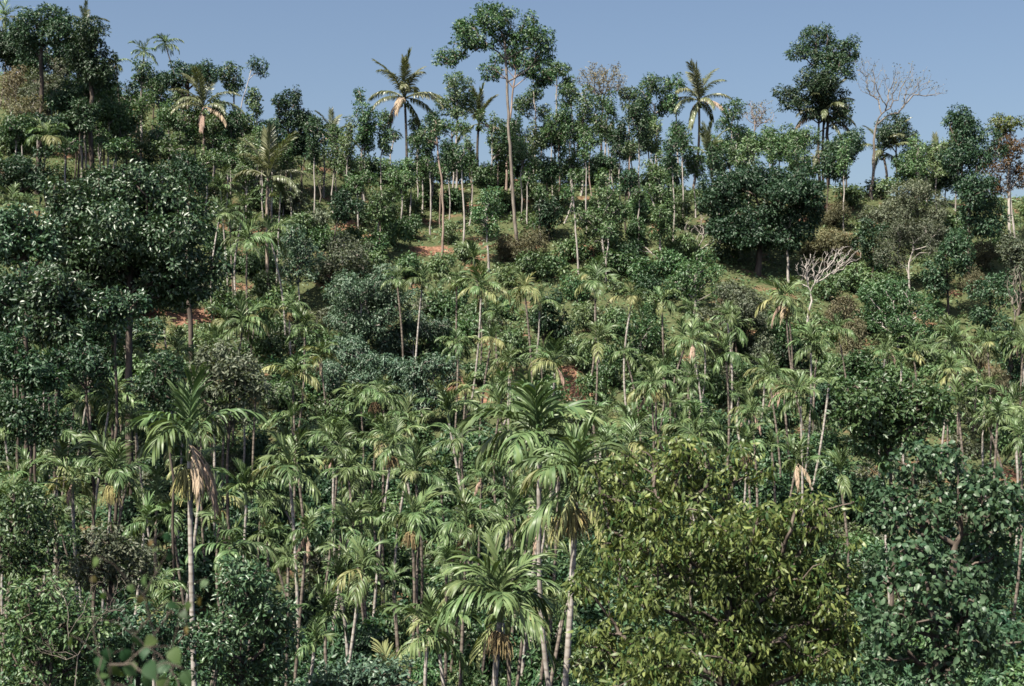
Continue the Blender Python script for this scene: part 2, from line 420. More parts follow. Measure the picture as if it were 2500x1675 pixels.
ARE = []     # areca frond shapes, from the erect spear to the hanging skirt
for e0, bd, dr, ve in ((84, 22, .10, .30), (72, 40, .16, .45), (60, 58, .28, .40), (46, 72, .42, .32), (30, 82, .60, .25), (12, 80, .75, .2), (-10, 62, .8, .15), (-34, 45, .7, .1)):
    ARE.append((e0, bd, dr, ve))
AREM = {}
def areca_frond(i, v, mat):
    k = (i, v, mat)
    if k not in AREM:
        e0, bd, dr, ve = ARE[i]; r = rng_for('areca', i, v)
        fw = [(44, 14), (46, 16), (52, 18), (58, 20), (62, 24), (64, 26), (60, 26), (55, 24)][i]
        g = frond_geo(r, L=1.62 * (1 + .08 * r.normal()), e0=e0 + r.normal() * 4, bend=bd + r.normal() * 10, droop=dr * (.65 + .8 * r.random()), vee=ve * (.6 + .8 * r.random()), n=18, ll=1.15 * (.85 + .25 * r.random()), lw=.064, gap=.03 + .2 * r.random() ** 2, fwd=fw, tatter=.4)
        AREM[k] = g.mesh('areca_frond', M[mat])
    return AREM[k]
DEADM = {}
def dead_frond(v, mat='frond_dead'):
    if (v, mat) not in DEADM:
        r = rng_for('dead', v)
        g = frond_geo(r, L=1.5, e0=-30 - 15 * r.random(), bend=48, n=15, ll=.72, lw=.05, droop=1.3, vee=-.1, fwd=(42, 15), gap=.12, tatter=.6)
        DEADM[(v, mat)] = g.mesh('dead_frond', M[mat])
    return DEADM[(v, mat)]
COCM = {}
COC = [(84, 18, .12, .3), (70, 38, .25, .3), (52, 62, .5, .25), (34, 78, .8, .2), (15, 82, 1.0, .1), (-8, 68, 1.1, 0), (-35, 48, 1.2, 0)]
def coco_frond(i, v, mat):
    k = (i, v, mat)
    if k not in COCM:
        e0, bd, dr, ve = COC[i]; r = rng_for('coco', i, v)
        g = frond_geo(r, L=4.4 * (1 + .05 * r.normal()), e0=e0 + r.normal() * 4, bend=bd + r.normal() * 8, droop=dr, vee=ve, n=42, ll=1.15, lw=.10, seg=3, fwd=(58, 25), rw=.06, pet=.16)
        COCM[k] = g.mesh('coconut_frond', M[mat])
    return COCM[k]

INFM = {}
def inflorescence(v, mat):
    if (v, mat) not in INFM:
        r = rng_for('inf', v); g = Geo()
        for k in range(70):
            a = r.random() * 6.28; sp = .06 + .30 * r.random() ** .8; Lz = .35 + .35 * r.random()
            t = np.linspace(0, 1, 4)[:, None]
            P = np.concatenate([np.cos(a) * sp * t ** .8, np.sin(a) * sp * t ** .8, .12 * np.sin(t * 2.2) - Lz * t ** 1.7], 1) + r.normal(size=(4, 3)) * .02
            v_, f_ = tube(P, np.array([.008, .010, .010, .005]) * 1.1, 3); g.add(v_, f_, r.random())
        INFM[(v, mat)] = g.mesh('flower_bunch', M[mat])
    return INFM[(v, mat)]

def palm_trunk(hub_local, rad, mat, rng, nseg=14, bow=.22):
    h = np.array(hub_local, float); t = np.linspace(0, 1, nseg + 1)[:, None]
    P = h * t + np.sin(t * np.pi) * np.array([rng.normal() * bow, rng.normal() * bow, 0])
    P[:, 2] -= .4 * (1 - t[:, 0])
    r = rad * (1.25 - .25 * np.minimum(1, t[:, 0] * 6)) * (1 - .15 * t[:, 0])
    g = Geo(); v, f = tube(P, r, 8); g.add(v, f)
    return g.mesh('trunk', M[mat], True)

PALMXY = []
def areca(px, py, rpx, ft='', lab=None, y=None, lean=None, H=9.2):
    r = rng_for('a', round(px), round(py))
    if y is None: y = solve_depth(px, py, H, 2.6, rpx, 1.62, .38)
    hub = at(px, py, y); R = rpx * y / FOC
    lx = (r.normal() * .75 if lean is None else lean); ly = r.normal() * .3
    bx, by = hub[0] + lx, hub[1] + ly
    bz = float(terrain(bx, by)); h = max(hub[2] - bz, 1.6)
    feats = []
    if 'p' in ft: feats.append('pinkish dead fronds')
    elif 's' in ft: feats.append('straw hanging fronds')
    if 'y' in ft: feats.append('a yellow flower bunch')
    if 'o' in ft: feats.append('a tan flower bunch')
    if not feats:
        if 'l' in ft: feats.append('bright lime fronds')
        elif 'e' in ft: feats.append('upright fan of fronds')
        elif 'd' in ft: feats.append('drooping fronds')
    ph = ('small ' if R < 1.25 else '') + 'areca palm' + (' with ' + ' and '.join(feats[:1]) if feats else '')
    e = thing('areca_palm', (bx, by, bz), 'palm', 'areca palms planted on the slope', px, py, ph, lab)
    hl = np.array([hub[0] - bx, hub[1] - by, h])
    sc = R / (1.22 if 'h' in ft else 1.54)
    sh = .62 * sc; PALMXY.append((bx, by))
    dirn = nrm(hl)
    tl = hl - dirn * sh
    child('trunk', palm_trunk(tl, .068 + .018 * r.random() + (.018 if 'h' in ft else 0), 'palm_bark' if r.random() < .33 or 'h' in ft else 'palm_bark_shaded', r), e)
    g = Geo(); t = np.linspace(0, 1, 6)
    v, f = tube(tl + (hl - tl) * t[:, None], np.array([.085, .105, .10, .09, .075, .05]) * (.6 + .4 * sc), 8); g.add(v, f, .5)
    child('crownshaft', g.mesh('crownshaft', M['shaft'], True), e)
    if 'h' in ft and 'p' in ft: seq = [0, 1, 1, 3, 3, 4, 5]
    elif 'e' in ft: seq = [0, 0, 1, 1, 1, 2, 2, 3, 4, 5]
    elif 'd' in ft: seq = [0, 1, 2, 2, 3, 3, 4, 4, 5, 5, 6, 6]
    else: seq = [0, 1, 2, 2, 3, 3, 4, 4, 5, 5, 6, 6]
    if 'h' in ft and 'p' not in ft: seq = [0, 1, 1, 2, 2, 3, 3, 3, 4, 4, 4, 5, 5, 5, 6, 6]
    if 'h' not in ft and len(seq) > 7: seq = [q for q in seq if r.random() > .16]
    tilt = r.normal(size=2) * .07
    a0 = r.random() * 6.28
    for k, i in enumerate(seq):
        az = a0 + k * 2.39996 + r.normal() * .35
        pale = (i >= 4 and ('s' in ft) and r.random() < .6) or ('l' in ft and r.random() < .6) or (i >= 5 and r.random() < .08)
        i = int(np.clip(i + r.integers(-1, 2) * (r.random() < .4), 0, 7))
        mt = 'frond_pale' if pale else 'frond'
        zoff = -.10 * sc * (k / len(seq))
        child('frond', areca_frond(i, int(r.integers(0, 4)), mt), e, hl + np.array([0, 0, zoff]), (r.normal() * .07 + tilt[0], r.normal() * .07 + tilt[1], az), sc * (.82 + .34 * r.random()) * (.72 if i == 0 else .85 if i == 1 else 1.04))
    nd = (2 if 's' in ft else 0) + (3 if 'p' in ft else 0) 
    for k in range(nd):
        az = r.random() * 6.28 if k else -math.pi / 2 + r.normal() * .9
        if 'h' in ft and 'p' in ft: az = (-1.0, .1, -.5, 2.9)[k]
        child('dead_frond', dead_frond(int(r.integers(0, 3)), 'frond_dead' if ('p' in ft or (r.random() < .5 and 'h' not in ft)) else 'frond_pale'), e, hl + np.array([0, 0, -.2 * sc]), (0, 0, az), sc * (.85 + .25 * r.random()))
    if 'h' in ft and 's' in ft:                              # one big straw frond hanging to the front, flowers beside it
        child('dead_frond', dead_frond(1, 'frond_pale'), e, hl + np.array([.05, -.15, -.25 * sc]), (0, 0, -.95), sc * 1.25)
        child('flower_bunch', inflorescence(1, 'fruit'), e, tl + np.array([-.25, -.25, -.25]), (0, 0, -2.2), sc * 1.5)
    for c, mt in (('y', 'fruit'), ('o', 'fruit_brown')):
        if c in ft:
            for k in range(2):
                az = -math.pi / 2 + (k - .5) * 1.7 + r.normal() * .4
                child('flower_bunch', inflorescence(int(r.integers(0, 3)), mt), e, tl + np.array([math.cos(az) * .12, math.sin(az) * .12, -.02 - .1 * k - (.3 if 'h' in ft else 0)]), (0, 0, az), sc * (1.05 + .25 * r.random()))
    return e

def coconut(px, py, rpx, ft='', lab=None, y=None, base=None, H=10, seq=None):
    r = rng_for('c', px, py)
    if y is None: y = ground_hit(*base) if base else solve_depth(px, py, H, 3, rpx, 3.9, .8, lo=90)
    hub = at(px, py, y); R = rpx * y / FOC; sc = R / 3.8
    bx = (base[0] - PW / 2) * y / FOC if base else hub[0] + r.normal() * .6
    by = y; bz = float(terrain(bx, by)); h = max(hub[2] - bz, 2)
    e = thing('coconut_palm', (bx, by, bz), 'palm', 'coconut palms along the ridge', px, py, 'coconut palm with arching feathery fronds', lab)
    hl = np.array([hub[0] - bx, 0, h])
    child('trunk', palm_trunk(hl, .15, 'coco_bark_shaded' if 'k' in ft else 'coco_bark_pale', r, 14, .35), e)
    seq = seq or [0, 0, 1, 1, 1, 2, 2, 2, 3, 3, 3, 4, 4, 4, 5, 5, 6]
    a0 = r.random() * 6.28
    for k, i in enumerate(seq):
        az = a0 + k * 2.39996 + r.normal() * .2
        mt = 'coco' if not (i >= 5 and r.random() < .5) else 'frond_dead'
        child('frond', coco_frond(i, int(r.integers(0, 2)), mt), e, hl, (0, 0, az), sc * (.88 + .2 * r.random()))
    g = Geo()
    for k in range(9):
        a = k * .7; q = np.array([math.cos(a) * .3, math.sin(a) * .3, -.35 - .2 * (k % 3)]) * sc
        t = np.linspace(-1, 1, 6); v, f = tube(q + np.stack([0 * t, 0 * t, t * .17], 1), .14 * np.sqrt(np.maximum(.02, 1 - t ** 2)), 6); g.add(v, f, .3)
    child('coconut_bunch', g.mesh('coconut_bunch', M['shaft'], True), e, hl)
    return e

# ------------------------------------------------------------------ broadleaf trees
LEAFSHAPES = {}
def leaf_variants(key, Lf, Wf, mat, curl):
    if key not in LEAFSHAPES:
        ms = []
        for v in range(5):
            r = rng_for('leaf', key, v)
            V, F, R_ = leaf_geo(np.zeros((1, 3)), np.array([[1., 0, 0]]), np.array([[0, 0, 1.]]), np.array([1.]), np.array([Wf / Lf]) * (.9 + .2 * r.random()), np.array([r.random()]), .22, True, curl * (.6 + .8 * r.random()))
            ms.append(mk_mesh('leaf', V, F, mat, R_))
        LEAFSHAPES[key] = ms
    return LEAFSHAPES[key]

KIND = {  # leaf length, width, coverage, material, bark, crown centre height, droop, lobe size, lobes per blob
    'glossy': (.30, .15, .78, 'glossy', 'bark', 8, .25, .30, 24),
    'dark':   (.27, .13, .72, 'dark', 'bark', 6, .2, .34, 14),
    'mid':    (.26, .125, .58, 'mid', 'bark_pale', 6, .2, .34, 13),
    'light':  (.26, .13, .56, 'light', 'bark_pale', 5, .2, .34, 13),
    'open':   (.28, .14, .62, 'mid', 'bark_pink', 16, .2, .27, 22),
    'opend':  (.28, .14, .60, 'dark', 'bark', 14, .2, .28, 20),
    'blue':   (.28, .10, .72, 'blue', 'bark_pale', 4, .45, .32, 17),
    'grey':   (.24, .10, .66, 'grey', 'bark', 3, .2, .36, 12),
    'brown':  (.22, .085, .40, 'brown', 'bark_pale', 4, .2, .4, 10),
    'rust':   (.25, .11, .52, 'rust', 'bark_pale', 7, .2, .36, 12),
    'bush':   (.27, .125, .75, 'mid', 'bark', 1.6, .2, .42, 8),
    'lbush':  (.27, .125, .70, 'light', 'bark', 1.5, .2, .42, 8),
    'dbush':  (.27, .125, .80, 'dark', 'bark', 1.7, .2, .42, 8),
    'bbush':  (.22, .06, .55, 'brown', 'bark', 1.5, .1, .45, 8),
    'yellow': (.185, .060, .80, 'yellow', 'bark', 7, .9, .24, 26),
    'broad':  (.145, .10, .80, 'broad', 'bark', 7, .5, .25, 26),
    'shrubg': (.16, .065, .85, 'glossy', 'bark', 4, .1, .30, 22),
    'vine':   (.14, .06, .55, 'grey', 'bark', 4, .3, .34, 20),
}
def tree(kind, blobs, nm='leafy_tree', lab=None, phrase='leafy tree', y=None, base=None, H=None, tr=.12, dens=1.0, leafobj=0, mat=None, bark=None, cat='tree', group=None, depth=1.0, ntar=None, first=.45, lo=40, frac=None, per=None, stem=True, curl=.25, hi=156):
    Lf, Wf, cov, mt, bk, Hk, droop, fr, pr = KIND[kind]
    mt = mat or mt; bk = bark or bk; H = H or Hk; fr = frac or fr; pr = per or pr
    b = np.array(blobs, float)
    wgt = b[:, 2] * b[:, 3]; cpx, cpy = (b[:, 0] * wgt).sum() / wgt.sum(), (b[:, 1] * wgt).sum() / wgt.sum()
    r = rng_for('t', round(cpx), round(cpy), kind)
    if y is None: y = ground_hit(*base) if base else solve_depth(cpx, cpy, H, 2.0, lo=lo, hi=hi)
    c0 = at(cpx, cpy, y)
    bx = (base[0] - PW / 2) * y / FOC if base else c0[0] + r.normal() * .25
    bz = float(terrain(bx, y))
    e = thing(nm, (bx, y, bz), cat, group, cpx, cpy, phrase, lab)
    o = np.array([bx, y, bz])
    big = []
    for (qx, qy, rx, ry) in b:
        c = at(qx, qy, y) - o; rx, ry = rx * y / FOC, ry * y / FOC
        c[1] += r.normal() * .35 * rx; rx *= 1.08; ry *= 1.08
        big.append((c, np.array([rx, (rx + ry) * .5 * depth, ry])))
    lobes = sub_blobs(big, r, fr, pr)
    lobes = [(np.array([c[0], c[1], max(c[2], q[2] * .5)]), q) for c, q in lobes]
    P, D, Nn = crown_leaves(lobes, r, Lf, Wf, cov * dens, droop, upb=.15 if kind == 'yellow' else .35, rnd=.75 if kind in ('yellow', 'broad') else .5)
    n = len(P)
    Ln = Lf * (.65 + .7 * r.random(n)); Wd = Wf * (.7 + .6 * r.random(n)); rn = np.clip(r.normal(.45, .28, n), 0, 1)
    fine = 4 if kind in ('yellow', 'broad') else False
    if leafobj:
        sc_ = -P[:, 1] + .25 * P[:, 2] + r.normal(size=n) * .8
        idx = np.argsort(-sc_)[:leafobj * 3][::3]
        ms = leaf_variants(kind + mt, Lf, Wf, M[mt], curl)
        for i in idx:
            d = nrm(D[i]); s = nrm(np.cross(Nn[i], d)); nn = np.cross(d, s)
            ob = bpy.data.objects.new('leaf', ms[int(r.integers(0, 5))])
            l = Ln[i] * 1.1
            ob.matrix_local = Matrix(((d[0] * l, s[0] * l, nn[0] * l, P[i][0]), (d[1] * l, s[1] * l, nn[1] * l, P[i][1]), (d[2] * l, s[2] * l, nn[2] * l, P[i][2]), (0, 0, 0, 1)))
            link(ob, e)
        k = np.ones(n, bool); k[idx] = False
        P, D, Nn, Ln, Wd, rn = P[k], D[k], Nn[k], Ln[k], Wd[k], rn[k]
    V, F, R_ = leaf_geo(P, D, Nn, Ln, Wd, rn, .25, fine, curl)
    cr = child('crown', mk_mesh('crown', V, F, M[mt], R_), e)
    if leafobj: cr['kind'] = 'stuff'
    if stem:
        zc = np.array([c for c, _ in lobes]); top = np.average(zc, axis=0); top = top * np.array([.6, .6, 1]); 
        lowest = min(c[2] - q[2] for c, q in lobes)
        top[2] = max(.35, lowest + .45 * (zc[:, 2].max() - lowest)) if tr > .05 else max(.3, top[2] * .5)
        T = [c + r.normal(size=3) * q * .3 for c, q in lobes for _ in range(2)]
        if ntar: T = T[:ntar]
        g = branches((0, 0, -.3), top, T, r, tr, tip=.014, first=first, step=.45 if y < 60 else .9, wig=.09, rise=.3)
        child('trunk', g.mesh('trunk', M[bk], True), e)
    return e

def bare(blobs, base, nm='bare_tree', lab=None, phrase='leafless tree with pale branches', n=150, tr=.16, bark='bark_grey', top=None, leaves=None, y=None, tip=.012, nl=200, rise=.55, step=.5, wig=.10):
    r = rng_for('b', base)
    y = y or ground_hit(*base); o = np.array([(base[0] - PW / 2) * y / FOC, y, 0]); o[2] = float(terrain(o[0], y))
    b = np.array(blobs, float)
    e = thing(nm, o, 'tree', None, b[:, 0].mean(), b[:, 1].mean(), phrase, lab)
    T = []
    w = b[:, 2] * b[:, 3]; w = w / w.sum()
    for k in range(n):
        qx, qy, rx, ry = b[r.choice(len(b), p=w)]
        c = at(qx, qy, y) - o; d = nrm(r.normal(size=3)) * r.random() ** .4
        T.append(c + d * np.array([rx, (rx + ry) * .5, ry]) * y / FOC)
    tp = at(*top, y) - o if top else np.array([0, 0, min(q[2] for q in T)])
    tp[2] = max(tp[2], .8)
    g = branches((0, 0, -.3), tp, T, r, tr, tip=tip, first=.55, step=step, wig=wig, rise=rise)
    child('trunk', g.mesh('trunk', M[bark], True), e)
    if leaves:
        T = np.array(T); j = r.integers(0, len(T), nl)
        P = T[j] + r.normal(size=(nl, 3)) * .18
        V, F, R_ = leaf_geo(P, nrm(r.normal(size=(nl, 3)) + [0, 0, -.3]), nrm(r.normal(size=(nl, 3)) + [0, 0, .6]), .24 * (.7 + .6 * r.random(nl)), .11 * (.7 + .6 * r.random(nl)), r.random(nl))
        child('crown', mk_mesh('crown', V, F, M[leaves], R_), e)
    return e

BUSHM = {}
def bush(kind, px, py, rx, ry, phrase, group, y=None, H=1.5):
    """a many-stemmed bush: crown and stems from a few grown shapes, turned and sized"""
    Lf, Wf, cov, mt, bk, Hk, droop, fr, pr = KIND[kind]
    r = rng_for('bush', px, py)
    if y is None: y = solve_depth(px, py, H, 2.0)
    X, Yd, Z = at(px, py, y); g0 = float(terrain(X, Yd))
    RX = rx * y / FOC; top = max(Z - g0, .4) + ry * y / FOC          # bush height from ground to crown top
    v = int(r.integers(0, 4))
    if (kind, v) not in BUSHM:
        q = rng_for('bushshape', kind, v)
        big = [(np.array([0, 0, 1.1]), np.array([1.05, 1.05, .85])), (np.array([.55 * q.normal(), .5 * q.normal(), .75]), np.array([.8, .8, .65])), (np.array([.5 * q.normal(), .5 * q.normal(), .9]), np.array([.7, .7, .7]))]
        lobes = sub_blobs(big, q, .48, 6)
        P, D, Nn = crown_leaves(lobes, q, Lf * .85, Wf * .85, cov * 1.15, droop)
        k = P[:, 2] > .02; P, D, Nn = P[k], D[k], Nn[k]; n = len(P)
        V, F, R_ = leaf_geo(P, D, Nn, Lf * .85 * (.65 + .7 * q.random(n)), Wf * .85 * (.7 + .6 * q.random(n)), np.clip(q.normal(.45, .25, n), 0, 1))
        T = [c + q.normal(size=3) * rr * .3 for c, rr in lobes]
        BUSHM[(kind, v)] = (mk_mesh('crown', V, F, M[mt], R_), branches((0, 0, -.3), (0, 0, .35), T, q, .04, tip=.010, first=.3, step=.5, wig=.06).mesh('stems', M[bk], True))
    cm, sm = BUSHM[(kind, v)]
    e = thing('bush', (X, Yd, g0), 'bush', group, px, py, phrase)
    s = (RX / 1.15 * (.95 + .1 * r.random()), RX / 1.15, float(np.clip(top / 1.85, .5 * RX, 1.25 * RX)))
    az = r.random() * 6.28
    child('crown', cm, e, rot=(0, 0, az), sc=s); child('stems', sm, e, rot=(0, 0, az), sc=s)
    return e

# ------------------------------------------------------------------ trees on the ridge and the far slope
RG = 'trees along the ridge'
tree('dark', [(105, 45, 75, 50), (60, 90, 55, 40), (150, 80, 40, 45)], nm='ridge_tree', lab='dark blue-green tree at the top corner of the hill', H=15, tr=.25, group=RG)
tree('dark', [(228, 100, 46, 50), (240, 165, 46, 50), (205, 150, 35, 40)], nm='ridge_tree', lab='very dark dense tree with a palm crown poking from its top', H=13, tr=.25, dens=1.2, group=RG)
tree('light', [(200, 165, 42, 38), (190, 225, 40, 35), (225, 215, 28, 30)], nm='ridge_tree', lab='light green tree in front of the very dark ridge tree', H=9, group=RG, bark='bark_pale')
tree('mid', [(350, 165, 22, 30), (345, 190, 18, 14)], nm='vine_clad_tree', lab='leafy column of a vine-clad trunk below a skyline palm', H=9, tr=.1, group=RG)
tree('dark', [(460, 170, 52, 28), (420, 195, 45, 22), (505, 180, 28, 30)], nm='ridge_tree', lab='low dark dome of foliage on the skyline behind coconut fronds', H=10, tr=.2, group=RG)
tree('mid', [(561, 180, 30, 36), (565, 215, 25, 18)], nm='ridge_tree', lab='rounded green crown on the skyline beside the lone leafy tuft', H=10, tr=.12, group=RG)
tree('mid', [(627, 164, 22, 22)], nm='ridge_tree', lab='lone leafy tuft on a thin leaning stem against the sky', base=(588, 330), tr=.06, group=RG, mat='dark')
tree('light', [(620, 243, 20, 26), (625, 265, 16, 20)], nm='ridge_tree', lab='small bright green crown under the lone leafy tuft', H=8, tr=.08, group=RG)
tree('mid', [(598, 305, 38, 36), (575, 285, 22, 24)], nm='ridge_tree', lab='round green crown below the small bright one, pale stem', H=6, tr=.1, group=RG)
tree('dark', [(700, 250, 26, 36), (727, 235, 8, 25), (682, 295, 22, 30), (725, 300, 30, 48), (715, 345, 30, 40)], nm='ridge_tree', lab='spiky dark tree with a thin spire rising at its side', H=8, tr=.12, group=RG)
tree('mid', [(775, 298, 30, 28), (800, 325, 32, 22)], nm='ridge_tree', lab='round green tree between the spiky tree and a pale coconut', H=7, tr=.1, group=RG)
tree('mid', [(876, 238, 13, 20), (890, 280, 26, 28), (905, 315, 34, 26), (888, 345, 22, 18)], nm='ridge_tree', lab='narrow green tree tapering upward beside the dark-trunked coconut', H=8, base=None, tr=.09, group=RG)
tree('mid', [(958, 325, 24, 20)], nm='ridge_tree', lab='small crown on a pale forked stem under the dark-trunked coconut', base=(963, 410), tr=.09, group=RG)
tree('dark', [(1010, 300, 14, 14), (1012, 335, 13, 24)], nm='vine_clad_tree', lab='narrow vine-covered pole right of the dark-trunked coconut', base=(1016, 405), tr=.07, group=RG)
tree('light', [(1112, 205, 32, 32), (1100, 245, 34, 28), (1135, 240, 28, 36), (1120, 275, 22, 20)], nm='ridge_tree', lab='light green tree just left of the tall open tree', H=10, tr=.12, group=RG)
tree('mid', [(1120, 310, 36, 24), (1085, 310, 20, 22)], nm='ridge_tree', lab='green crown in front of an upright coconut, under the light tree', H=7, tr=.1, group=RG)
tree('open', [(1200, 45, 75, 42), (1130, 85, 38, 45), (1100, 140, 36, 28), (1290, 70, 45, 55), (1325, 115, 28, 42), (1240, 90, 45, 35), (1170, 110, 28, 20)], nm='open_crown_tree', lab='tallest open-crowned tree on a long pinkish trunk against the sky', base=(1262, 612), tr=.17, bark='bark_grey', first=.72, group=RG)
tree('open', [(1255, 135, 50, 26), (1195, 175, 26, 22), (1300, 170, 34, 24), (1330, 190, 34, 22)], nm='open_crown_tree', lab='second open crown leaning over the base of the tallest crown', base=(1236, 470), tr=.13, first=.7, group=RG)
tree('mid', [(1300, 150, 18, 12), (1308, 215, 24, 22), (1280, 250, 24, 36), (1325, 270, 22, 18)], nm='lopped_tree', lab='lopped tree with a bare pale upper stem beside the tallest tree', base=(1302, 420), tr=.11, group=RG)
tree('mid', [(1362, 170, 34, 22), (1340, 180, 22, 15), (1385, 200, 18, 20)], nm='ridge_tree', lab='umbrella-shaped crown on a pale slender trunk against the sky', base=(1353, 420), tr=.11, group=RG, mat='mid')
tree('mid', [(1400, 225, 36, 26), (1385, 245, 20, 18)], nm='ridge_tree', lab='ragged green crown under the umbrella-shaped one', H=9, tr=.1, group=RG)
bare([(1470, 195, 62, 42)], (1475, 430), lab='brownish half-bare crown behind the ridge trees', n=130, leaves='brown', nl=1500, tr=.14, bark='bark', tip=.010)
tree('mid', [(1430, 250, 34, 30), (1440, 300, 34, 30), (1415, 330, 28, 30)], nm='ridge_tree', lab='deep green crown left below the brownish half-bare one', H=8, tr=.12, group=RG)
tree('mid', [(1490, 260, 28, 34), (1470, 315, 26, 30)], nm='ridge_tree', lab='green crown right below the brownish half-bare one', H=8, tr=.12, group=RG)
tree('light', [(1535, 235, 24, 30), (1545, 275, 22, 24)], nm='ridge_tree', lab='slender bright crown with pale stem right of the brownish crown', base=(1535, 400), tr=.1, group=RG)
tree('mid', [(1600, 205, 34, 30), (1572, 240, 26, 30), (1620, 250, 24, 32), (1590, 290, 24, 24)], nm='ridge_tree', lab='tall green ridge tree with two pale stems left of a coconut', base=(1602, 380), tr=.12, group=RG)
tree('dark', [(1578, 300, 20, 34), (1572, 340, 16, 22)], nm='vine_clad_tree', lab='dark vine-wrapped trunk below the two-stemmed ridge tree', base=(1584, 400), tr=.1, group=RG)
tree('mid', [(1648, 205, 22, 30), (1640, 260, 20, 30), (1655, 320, 20, 26)], nm='ridge_tree', lab='narrow ridge tree touching the left fronds of a coconut', base=(1652, 440), tr=.1, group=RG)
tree('mid', [(1790, 265, 28, 26), (1770, 300, 22, 24), (1805, 320, 20, 20)], nm='ridge_tree', lab='green crown right of the coconut whose trunk curves', H=8, tr=.1, group=RG)
bare([(1850, 275, 42, 34)], (1843, 400), lab='thin tree with sparse rust-brown leaves on the skyline', n=70, leaves='brown', nl=420, tr=.09, bark='bark_pink')
tree('light', [(1875, 330, 24, 20), (1880, 355, 22, 16)], nm='ridge_tree', lab='small light crown under the sparse rust-brown tree', H=5, tr=.07, group=RG)
tree('opend', [(2010, 85, 46, 32), (1962, 115, 38, 28), (2060, 120, 42, 40), (2065, 165, 32, 28), (2020, 185, 30, 28), (2000, 135, 44, 30)], nm='open_crown_tree', lab='tall two-tiered dark tree beside the bare ridge tree', base=(2022, 450), tr=.2, first=.6, group=RG)
tree('opend', [(1985, 205, 54, 40), (1940, 245, 52, 36), (2045, 275, 36, 34), (2040, 240, 38, 38), (1985, 275, 34, 26), (2000, 235, 40, 40)], nm='open_crown_tree', lab='lower dark tier of foliage wrapped around a coconut palm', base=(2005, 450), tr=.15, group=RG)
bare([(2220, 195, 62, 46), (2150, 195, 58, 50), (2275, 215, 45, 25), (2110, 170, 30, 44), (2180, 245, 40, 34)], (2128, 452), y=149, lab='bare forked tree with pinkish trunk standing on the ridge', n=300, leaves='brown', nl=260, tr=.17, bark='bark_grey', top=(2137, 318), tip=.010)
tree('dark', [(2195, 310, 42, 36), (2165, 335, 30, 26), (2220, 330, 24, 26)], nm='ridge_tree', lab='dark crown on the ridge right behind the bare forked tree', y=157, tr=.12, group=RG)
tree('mid', [(2235, 395, 55, 42), (2200, 420, 45, 34)], nm='ridge_tree', lab='low green tree at the foot of the bare forked tree', y=156, tr=.12, group=RG)
tree('dark', [(2360, 300, 50, 36), (2385, 360, 55, 50), (2335, 380, 45, 50), (2370, 450, 62, 60), (2400, 520, 55, 50)], nm='ridge_tree', lab='tall dark green tree mass on the ridge near the picture edge', H=11, tr=.22, dens=1.1, group=RG)
tree('light', [(2470, 295, 42, 26), (2445, 310, 26, 20)], nm='ridge_tree', lab='yellow-green crown top lit by the sun beside the rusty tree', H=13, tr=.15, group=RG, mat='yellow')
tree('rust', [(2465, 360, 46, 34), (2430, 400, 40, 34), (2480, 420, 34, 40), (2430, 450, 34, 25)], nm='rusty_tree', lab='rust-orange leaved tree on two pale trunks at the ridge', base=(2487, 625), tr=.12, group=RG)
tree('dark', [(60, 400, 62, 50), (30, 450, 45, 48), (100, 440, 45, 40)], nm='slope_tree', lab='dark tree above the big glossy tree at the picture edge', H=7, tr=.2, dens=1.1)
for px, py, rx, ry, kd in [(30, 110, 46, 50, 'dark'), (75, 140, 40, 40, 'dark'), (190, 110, 34, 40, 'dark'), (150, 130, 40, 40, 'dark'), (255, 205, 34, 36, 'dark'), (215, 205, 40, 40, 'mid'), (160, 235, 40, 36, 'dark'), (110, 300, 46, 30, 'dark'), (40, 310, 46, 30, 'mid'), (200, 270, 40, 30, 'dark'), (270, 260, 34, 34, 'mid')]:
    tree(kd, [(px, py, rx, ry), (px + 14, py + 20, rx * .8, ry * .8), (px - 16, py + 12, rx * .7, ry * .7)], nm='ridge_tree', phrase={'mid': 'leafy green tree', 'dark': 'dense dark tree'}[kd] + ' on the hilltop', H=8, tr=.1, group=RG, dens=1.1, lo=120)
for k, (bl, bs, n_) in enumerate([([(55, 170, 45, 50), (95, 150, 30, 40)], (95, 330), 150), ([(120, 165, 40, 48), (135, 220, 40, 40)], (118, 318), 170), ([(30, 225, 34, 50)], (30, 330), 110), ([(165, 140, 26, 40)], (170, 300), 90), ([(100, 250, 42, 36)], (108, 330), 120)]):
    bare(bl, bs, nm='bare_tree', n=n_, leaves='brown', nl=1100, tr=.10, bark='bark_pale', phrase='half-bare brownish tree')
for bl in ([(35, 190, 42, 50)], [(90, 210, 45, 50)], [(140, 180, 36, 40)], [(60, 270, 50, 30)], [(20, 120, 28, 40)]):
    tree('brown', bl, nm='brown_leaved_tree', phrase='brown-green sparse tree', H=7, tr=.07, dens=.9, mat='grey' if bl[0][0] in (90, 140) else None)
